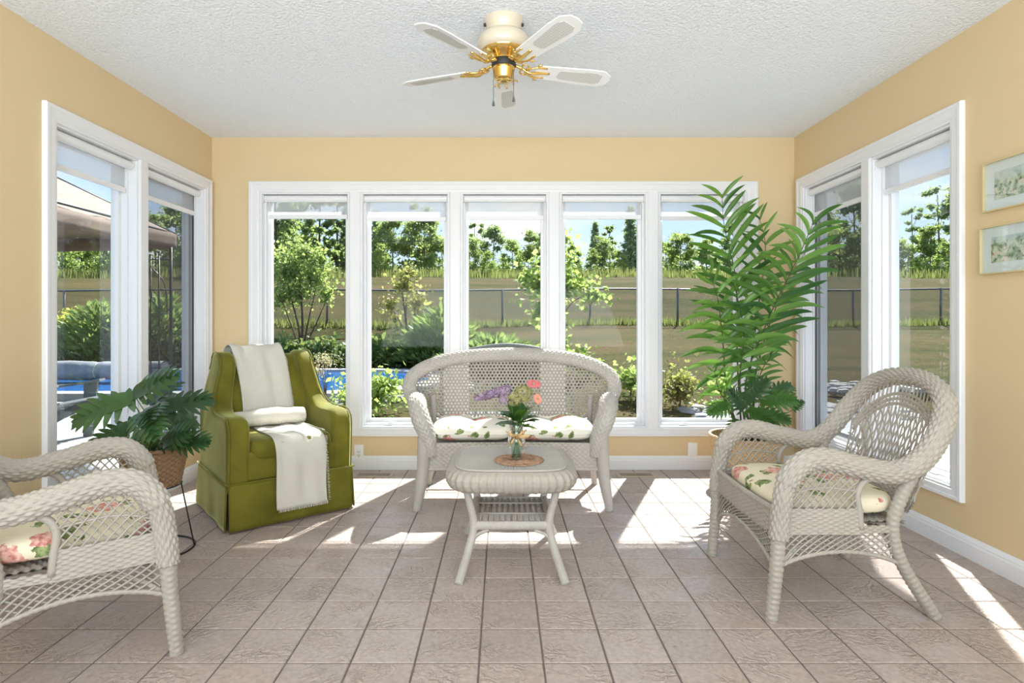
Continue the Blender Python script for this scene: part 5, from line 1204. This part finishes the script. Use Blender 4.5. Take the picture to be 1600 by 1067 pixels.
# ---- vegetation
def leaves(mb, rnd, blobs, size, asp=0.5, up=0.3, spread=1.0):
    for (c, R, n) in blobs:
        for _ in range(n):
            d = Vector((rnd.gauss(0, 1), rnd.gauss(0, 1), rnd.gauss(0, 1))).normalized(); rr = min(1.7, abs(rnd.gauss(0, 0.66)))
            p = Vector((c[0] + d.x * R[0] * rr, c[1] + d.y * R[1] * rr, c[2] + d.z * R[2] * rr))
            n_ = (Vector((rnd.gauss(0, 1), rnd.gauss(0, 1), rnd.gauss(0, 1))).normalized() + Vector((0, 0, up))).normalized(); t = n_.orthogonal().normalized()
            t = Matrix.Rotation(rnd.uniform(0, 6.28), 3, n_) @ t; s = size * rnd.uniform(0.6, 1.3); w = n_.cross(t) * s * asp
            mb.add([p, p + t * s * 0.5 + w + n_ * s * 0.08, p + t * s, p + t * s * 0.5 - w + n_ * s * 0.08], [(0, 1, 2, 3)])
def tree_mesh(seed, h, R, z0, nblob, nleaf, size, lm_, style):
    rnd = random.Random(seed); blobs = []; br = MB()
    if style == 'round':
        for k in range(nblob):
            a = rnd.uniform(0, 6.28); t = rnd.random(); z = z0 + (h - z0) * t; rr = R * math.sin(PI * (0.15 + 0.8 * t)) ** 0.7 * rnd.uniform(0.3, 0.8)
            b = R * rnd.uniform(0.28, 0.48) * (1 - 0.35 * t); blobs.append(((rr * math.cos(a), rr * math.sin(a), z), (b, b, b * 0.75), nleaf // nblob))
    elif style == 'cone':
        for k in range(nblob):
            t = k / nblob; a = k * 2.4; z = z0 + (h - z0) * t; rr = R * (1 - t) * 0.6; b = max(0.18 * R, R * (1 - t) * 0.5); blobs.append(((rr * math.cos(a), rr * math.sin(a), z), (b, b, b * 0.6), int(nleaf / nblob * (1.5 - t))))
    elif style == 'sparse':
        for k in range(nblob):
            a = rnd.uniform(0, 6.28); t = rnd.random() ** 0.8; z = z0 + (h - z0) * t; rr = R * rnd.uniform(0.15, 0.85); b = R * rnd.uniform(0.14, 0.28); blobs.append(((rr * math.cos(a), rr * math.sin(a), z), (b, b, b * 0.6), nleaf // nblob))
    trunk = spline([(0, 0, -0.3), (0.05 * R, 0.03 * R, h * 0.4), (-0.03 * R, 0.02, h * 0.93)], n=12)
    br.tube(trunk, [0.035 * h * 0.35 * (1 - 0.85 * q / 11) + 0.01 for q in range(12)], 7)
    for (c, b, _) in blobs[::2]:
        z = max(0.1 * h, c[2] - 0.25 * h * 0.5); i = min(11, int((z + 0.3) / (h * 0.93 + 0.3) * 11)); br.tube(spline([trunk[i], (c[0] * 0.5, c[1] * 0.5, (trunk[i].z + c[2]) / 2), c], n=5), [0.035 * h * 0.12, 0.03 * h * 0.1, 0.02 * h * 0.1, 0.01 * h * 0.1, 0.006], 5, cap=False)
    mb = MB(); leaves(mb, rnd, blobs, size); return br.mesh('trunk', M['bark'], True), mb.mesh('foliage', lm_)
KIND = {
    'round_green': tree_mesh(1, 7.0, 2.6, 0.5, 34, 6800, 0.24, M['leafg'], 'round'), 'round_bright': tree_mesh(2, 6.0, 2.3, 0.3, 30, 6200, 0.22, M['leafbr'], 'round'),
    'conifer': tree_mesh(3, 8.0, 1.8, 0.4, 34, 6000, 0.24, M['leafb'], 'cone'), 'slender': tree_mesh(4, 8.0, 1.5, 0.9, 30, 3000, 0.24, M['leafd'], 'sparse'), 'round_dark': tree_mesh(5, 8.5, 2.8, 0.6, 36, 7200, 0.26, M['leafd'], 'round')}
KLAB = {'round_green': 'leafy mid-green tree', 'round_bright': 'bushy light green tree', 'conifer': 'bluish green pointed tree', 'slender': 'slender sparse dark tree', 'round_dark': 'tall dense dark green tree'}
def tree(kind, u, Y, s, where, rz, sz, rank):
    tm, fm = KIND[kind]; x = gx(u, Y); r = thing('hillside_tree', '%s on the hilltop, %sthrough %s' % (KLAB[kind], rank, where), 'tree', (x, Y, gz(x, Y) - 0.05), rz, 'trees along the hilltop')
    r.scale = (s, s, sz); link('trunk', tm, r); link('foliage', fm, r, True); return r
wl = ['the leftmost back window', 'the second back window', 'the middle back window', 'the fourth back window', 'the rightmost back window', 'the left windows', 'the right windows']
rt = random.Random(21)
PLAN = [('round_dark', 430, 40, 1.05, 0), ('slender', 500, 39, 1.05, 0), ('slender', 527, 41, 1.1, 0), ('conifer', 545, 43, .95, 0), ('round_green', 460, 44, 1.1, 0),
        ('conifer', 588, 40, .82, 1), ('round_green', 615, 39, .86, 1), ('round_green', 662, 40, .92, 1), ('slender', 655, 42, 1.0, 1), ('round_bright', 690, 41, .62, 1), ('round_bright', 595, 36.5, .45, 1),
        ('slender', 742, 43, .85, 2), ('round_dark', 772, 42, .74, 2), ('round_bright', 800, 40, .70, 2), ('round_green', 832, 42, .76, 2), ('round_green', 730, 40, .66, 2), ('round_bright', 762, 37, .42, 2), ('slender', 852, 40, .8, 2),
        ('round_bright', 895, 40, .60, 3), ('conifer', 930, 41, .80, 3), ('slender', 952, 43, .8, 3), ('round_green', 940, 38.5, .56, 3), ('conifer', 985, 40, .92, 3), ('slender', 996, 42, .95, 3), ('round_bright', 968, 38, .42, 3),
        ('round_green', 1062, 40, .80, 4), ('round_bright', 1040, 42, .72, 4), ('round_green', 1105, 43, .74, 4), ('round_dark', 1150, 41, .8, 4),
        ('round_bright', 95, 38, .80, 5), ('round_green', 125, 41, .85, 5), ('round_dark', 150, 44, .95, 5), ('round_bright', 175, 38, .75, 5), ('round_green', 245, 39, .86, 5), ('round_dark', 275, 42, .9, 5), ('round_bright', 300, 38, .8, 5), ('round_green', 50, 40, .9, 5), ('round_bright', 210, 40, .8, 5), ('round_dark', 345, 41, .95, 5), ('round_green', 385, 39, .9, 5),
        ('round_dark', 1335, 40, .92, 6), ('round_green', 1310, 38, .62, 6), ('round_green', 1350, 37, .55, 6), ('slender', 1425, 40, .72, 6), ('round_green', 1455, 40, .62, 6), ('slender', 1466, 42, 1.05, 6), ('round_dark', 1500, 41, .95, 6), ('round_bright', 1420, 38, .46, 6), ('round_bright', 1480, 37, .48, 6), ('round_green', 1395, 39, .50, 6), ('round_bright', 1375, 38, .5, 6), ('round_green', 1250, 40, .8, 6), ('round_bright', 1210, 41, .7, 4), ('round_green', 1530, 39, .7, 6), ('round_dark', 1285, 43, .8, 6)]
KS = [0.85, 0.74, 0.66, 0.68, 0.62, 0.70, 0.80]; ORD = ['first', 'second', 'third', 'fourth', 'fifth', 'sixth', 'seventh']
for k, u, Y, s, w in PLAN:
    same = sorted(q[1] for q in PLAN if q[0] == k and q[4] == w)
    rank = '' if len(same) == 1 else '%s from left, ' % ORD[same.index(u)]
    s *= KS[w]; tree(k, u, Y, s, wl[w], rt.uniform(0, 6.28), s * rt.uniform(0.92, 1.05), rank)
# long grass along the crest
mb = MB(); rg = random.Random(5)
for _ in range(16000):
    y = rg.uniform(34.5, 38.5) if rg.random() < 0.7 else rg.uniform(19.7, 20.5); x = rg.uniform(-0.86, 0.86) * y; h = rg.uniform(0.2, 0.7) * (1 if y > 30 else 0.45); a = rg.uniform(0, 6.28); w = 0.035
    p = Vector((x, y, gz(x, y) - 0.03)); d = Vector((math.cos(a), math.sin(a), 0)); t = Vector((rg.gauss(0, .12), rg.gauss(0, .12), 1)) * h
    mb.add([p - d * w, p + d * w, p + t * 0.6 + d * w * 0.6, p + t], [(0, 1, 2, 3)])
o = mb.build('long_grass', M['tall'], None); tag(o, 'long wild grass growing along the hilltop and fence line', 'grass', None, 'stuff')
# wild scrub between the hilltop trees
mb = MB(); rg = random.Random(15); sb_ = []
for k in range(95):
    y = rg.uniform(38.6, 46); x = rg.uniform(-0.86, 0.86) * y; h = rg.uniform(0.5, 1.25); sb_.append(((x, y, gz(x, y) + h * 0.55), (rg.uniform(0.8, 1.5), 0.8, h), 190))
leaves(mb, rg, sb_, 0.24); o = mb.build('wild_scrub', M['leafg'], None); tag(o, 'wild leafy scrub filling the gaps between the hilltop trees', 'scrub', None, 'stuff')
# planted trees and shrubs on the bank
def bush(name, label, cat, u, Y, blobs, m, size, stems=(), asp=0.5, up=0.3, seed=1, z=None, grp=None, tris=None):
    x = gx(u, Y); r = thing(name, label, cat, (x, Y, gz(x, Y) if z is None else z), 0, grp)
    mb = MB(); leaves(mb, random.Random(seed), blobs, size, asp, up); mb.build('foliage', m, r, stuff=True)
    if stems:
        for sp in stems: mb = MB(); mb.tube(spline(sp[0], n=10), [sp[1] * (1 - 0.7 * q / 9) for q in range(10)], 6); mb.build('stem', M['bark'], r, smooth=True)
    return r
# multi-stem tree, leftmost pane (px scale at Y=17 is 53.7 px/m)
bush('multi_stem_tree', 'broad multi-stemmed green tree on the bank by the leftmost window', 'tree', 470, 18.2,
     [((-0.35, 0, 2.25), (0.75, 0.7, 0.7), 1900), ((0.40, 0.1, 2.1), (0.62, 0.6, 0.62), 1400), ((-0.62, 0, 1.45), (0.42, 0.4, 0.5), 500), ((0.1, 0.1, 2.85), (0.6, 0.55, 0.42), 1000), ((0.82, 0, 1.55), (0.32, 0.3, 0.35), 260), ((-0.15, 0, 1.6), (0.5, 0.45, 0.42), 600), ((0.62, 0, 2.62), (0.35, 0.3, 0.3), 300), ((-0.8, 0, 2.6), (0.35, 0.3, 0.35), 320)], M['leafg'], 0.095,
     [([(0, 0, -0.1), (-0.1, 0, 0.7), (-0.45, 0, 1.9)], 0.045), ([(0.03, 0, -0.1), (0.05, 0, 0.8), (-0.05, 0, 2.3)], 0.05), ([(0.08, 0, -0.1), (0.25, 0, 0.8), (0.5, 0.1, 2.0)], 0.035), ([(0.12, 0, -0.1), (0.5, 0, 0.7), (0.85, 0.0, 1.5)], 0.03), ([(-0.05, 0, -0.1), (-0.3, 0, 0.6), (-0.6, 0, 1.4)], 0.03)], seed=31)
bush('yellowing_tree', 'small yellowing tree on the bank by the second window', 'tree', 633, 17.6,
     [((-0.05, 0, 2.0), (0.50, 0.45, 0.42), 420), ((0.35, 0, 1.55), (0.4, 0.35, 0.4), 330), ((-0.45, 0, 1.45), (0.32, 0.3, 0.3), 160), ((0.1, 0, 2.4), (0.3, 0.3, 0.25), 160), ((-0.3, 0, 1.0), (0.25, 0.2, 0.2), 70)], M['leafy'], 0.11,
     [([(0.1, 0, -0.1), (0.05, 0, 0.7), (-0.1, 0, 1.9)], 0.055), ([(0.08, 0, 0.3), (0.3, 0, 0.9), (0.5, 0, 1.7)], 0.035), ([(0.06, 0, 0.5), (-0.2, 0, 1.0), (-0.5, 0, 1.5)], 0.03), ([(0, 0, 0.9), (0.05, 0, 1.7), (0.1, 0, 2.5)], 0.025)], seed=32)
def spray(name, label, u, Y, R, h, n, m, seed, z=None, L=0.26):
    rnd = random.Random(seed); x0 = gx(u, Y); r = thing(name, label, 'shrub', (x0, Y, gz(x0, Y) if z is None else z), 0, 'juniper shrubs'); mb = MB()
    for _ in range(n):
        a = rnd.uniform(0, 6.28); t = rnd.random() ** 0.6; rr = R * t; p = Vector((rr * math.cos(a), rr * math.sin(a) * 0.8, h * (1 - t * t * 0.75) * rnd.uniform(0.25, 1.0)))
        d = (Vector((math.cos(a), math.sin(a), 0)) * (0.3 + t) + Vector((rnd.gauss(0, .25), rnd.gauss(0, .25), rnd.uniform(0.2, 1.0)))).normalized(); n_ = d.orthogonal().normalized(); n_ = Matrix.Rotation(rnd.uniform(0, 6.28), 3, d) @ n_; s = L * rnd.uniform(0.6, 1.3)
        mb.add([p - n_ * s * 0.10, p + d * s * 0.5 - n_ * s * 0.14, p + d * s, p + d * s * 0.5 + n_ * s * 0.14], [(0, 1, 2, 3)])
    mb.build('foliage', m, r, stuff=True)
    mb = MB(); mb.tube([(0, 0, -0.1), (0.03, 0, h * 0.4), (0.0, 0.0, h * 0.7)], [0.05, 0.035, 0.015], 6); mb.build('stem', M['bark'], r)
spray('juniper', 'large spreading juniper between the second and middle windows', 690, 16.6, 1.15, 1.55, 2600, M['juni'], 41, L=0.30)
spray('juniper', 'low spreading juniper behind the loveseat in the middle window', 775, 14.6, 1.35, 0.72, 2400, M['juni'], 42, L=0.26)
spray('juniper', 'bushy dark juniper seen through the left wall window nearest the chair', 158, 17.0, 1.25, 1.65, 2400, M['juni'], 43, L=0.30)
spray('juniper', 'bushy dark juniper seen through the left corner window', 250, 17.3, 1.5, 1.75, 2600, M['juni'], 44, L=0.30)
spray('juniper', 'low green juniper below the golden shrub on the left', 108, 16.9, 1.2, 0.7, 1600, M['juni'], 45, L=0.26)
bush('golden_shrub', 'golden yellow shrub seen through the left wall window', 'shrub', 112, 17.4, [((0, 0, 1.05), (0.62, 0.5, 0.26), 700), ((-0.3, 0, 0.9), (0.4, 0.4, 0.25), 300)], M['leafgold'], 0.10, [([(0, 0, 0), (0.1, 0, 0.5), (0.2, 0, 1.0)], 0.02), ([(0.1, 0, 0), (0.35, 0, 0.5), (0.5, 0, 0.9)], 0.02)], seed=33)
spray('yucca', 'spiky grassy clump on the bank in the second window', 592, 17.4, 0.35, 0.40, 260, M['juni'], 46, L=0.42)
# young tree between the middle and fourth windows
bush('young_tree', 'bright green young tree between the middle and fourth windows', 'tree', 868, 14.2,
     [((-0.30, 0, 1.75), (0.55, 0.4, 0.5), 420), ((0.35, 0, 1.75), (0.7, 0.4, 0.40), 480), ((0.1, 0, 2.3), (0.45, 0.4, 0.5), 360), ((0.9, 0, 1.45), (0.4, 0.3, 0.28), 170), ((-0.6, 0, 1.9), (0.35, 0.3, 0.3), 180), ((-0.35, 0, 1.1), (0.4, 0.3, 0.35), 220), ((0.15, 0, 2.85), (0.25, 0.25, 0.3), 110)], M['leafbr'], 0.13,
     [([(0.06, 0, -0.1), (0.05, 0, 1.2), (0.12, 0, 2.9)], 0.04), ([(0.05, 0, 0.8), (0.4, 0, 1.3), (0.9, 0, 1.6)], 0.02), ([(0.05, 0, 0.9), (-0.3, 0, 1.4), (-0.6, 0, 1.9)], 0.02)], seed=34)
bush('green_shrub', 'fresh green leafy shrub low in the fourth window', 'shrub', 900, 11.6, [((0, 0, 0.35), (0.38, 0.35, 0.30), 420), ((0.25, 0, 0.18), (0.3, 0.3, 0.2), 200), ((-0.3, 0, 0.7), (0.2, 0.2, 0.4), 180)], M['leafbr'], 0.10, [([(0, 0, -0.05), (0.02, 0, 0.3), (0.05, 0, 0.6)], 0.02)], seed=35)
bush('green_shrub', 'bright green low shrub right of the loveseat back', 'shrub', 985, 9.6, [((0, 0, 0.32), (0.45, 0.4, 0.26), 600)], M['leafbr'], 0.09, [([(0, 0, -0.05), (0.02, 0, 0.3), (0.05, 0, 0.5)], 0.02)], seed=36)
bush('brown_flower_shrub', 'brownish shrub with yellow flowers in the rightmost back window', 'shrub', 1062, 9.0, [((0, 0, 0.30), (0.36, 0.34, 0.36), 900), ((-0.5, 0.1, 0.22), (0.3, 0.3, 0.30), 500)], M['brown'], 0.065, [([(0, 0, -0.05), (0.02, 0, 0.3), (0.05, 0, 0.5)], 0.015)], seed=37)
sh = bpy.data.objects['brown_flower_shrub']; mb = MB(); leaves(mb, random.Random(3), [((0, -0.05, 0.45), (0.40, 0.35, 0.25), 40)], 0.05, 0.8); mb.build('yellow_flowers', M['leafgold'], sh, stuff=True)
bush('leafy_shrub', 'glossy green shrub at the pool edge behind the armchair', 'shrub', 575, 8.6, [((0.05, 0, 0.32), (0.50, 0.4, 0.30), 950), ((-0.25, 0, 0.24), (0.35, 0.3, 0.22), 420), ((0.25, 0, 0.45), (0.28, 0.28, 0.2), 300)], M['leafbr'], 0.095, [([(0, 0, -0.05), (0.02, 0, 0.3), (0.05, 0, 0.5)], 0.02)], 0.32, seed=38)
bush('plume_grass', 'dry feathery plume plant in front of the pool', 'shrub', 508, 8.6, [((0, 0, 0.80), (0.22, 0.2, 0.14), 260), ((-0.1, 0, 0.65), (0.15, 0.15, 0.12), 90)], M['plume'], 0.045, [([(0.02 * q, 0, -0.05), (0.01 * q, 0, 0.4), (0.05 * q, 0.02 * q, 0.8)], 0.008) for q in (-2, -1, 0, 1, 2)], 0.3, seed=39)
# ivy hedge along the foot of the bank, in clumps
r = thing('ivy_hedge', 'dark ivy hedge along the far side of the pool', 'hedge', (-6.6, 16.65, -0.3))
for k in range(9):
    x = -5.0 + 1.25 * k; y = 0.1 * math.sin(k * 1.7)
    mb = MB(); leaves(mb, random.Random(60 + k), [((x, y, 0.45), (0.72, 0.42, 0.50 + 0.06 * math.sin(k)), 900), ((x + 0.3, y - 0.1, 0.6), (0.45, 0.35, 0.35), 300)], 0.13, 0.55, 0.5); mb.build('foliage', M['ivy'], r, stuff=True)
    mb = MB(); mb.tube([(x, y, -0.1), (x + 0.05, y, 0.3), (x + 0.1, y, 0.7)], 0.03, 6); mb.build('stem', M['bark'], r)
# pale river stones round the pool and by the right corner
mb = MB(); rs = random.Random(9)
base = MB().ell((0, 0, 0), (1, 1, 1), 7, 4)
def stone(x, y, z, s):
    k = Matrix.Rotation(rs.uniform(0, 6.28), 3, 'Z'); sc_ = (s, s * rs.uniform(0.6, 1), s * 0.55)
    mb.add([k @ Vector((v[0] * sc_[0], v[1] * sc_[1], v[2] * sc_[2])) + Vector((x, y, z)) for v in base.v], base.f)
for _ in range(800): x = rs.uniform(-13, -0.6); stone(x, rs.uniform(15.65, 16.3), -0.27, rs.uniform(0.05, 0.12))
for _ in range(160): a = rs.uniform(-1.5, 1.5); rr = rs.uniform(2.9, 3.5); stone(-3.6 + rr * math.cos(a), 12.9 + rr * math.sin(a), -0.27, rs.uniform(0.05, 0.11))
for _ in range(420): stone(rs.uniform(2.75, 6.0), rs.uniform(7.6, 9.6), -0.27, rs.uniform(0.06, 0.16))
for _ in range(260): stone(rs.uniform(5.5, 8.0), rs.uniform(9.6, 12.5), gz(6.5, 11) - 0.05, rs.uniform(0.06, 0.14))
o = mb.build('river_stones', M['stone'], None); tag(o, 'pale river stones edging the pool and garden beds', 'stones', None, 'stuff')
# ground cover bed bits near the right window
bush('low_shrub', 'small green shrub among the stones beside the palm window', 'shrub', 1135, 9.3, [((0, 0, 0.25), (0.35, 0.3, 0.28), 420)], M['leafg'], 0.08, [([(0, 0, -0.05), (0.02, 0, 0.2), (0.05, 0, 0.4)], 0.015)], seed=50)
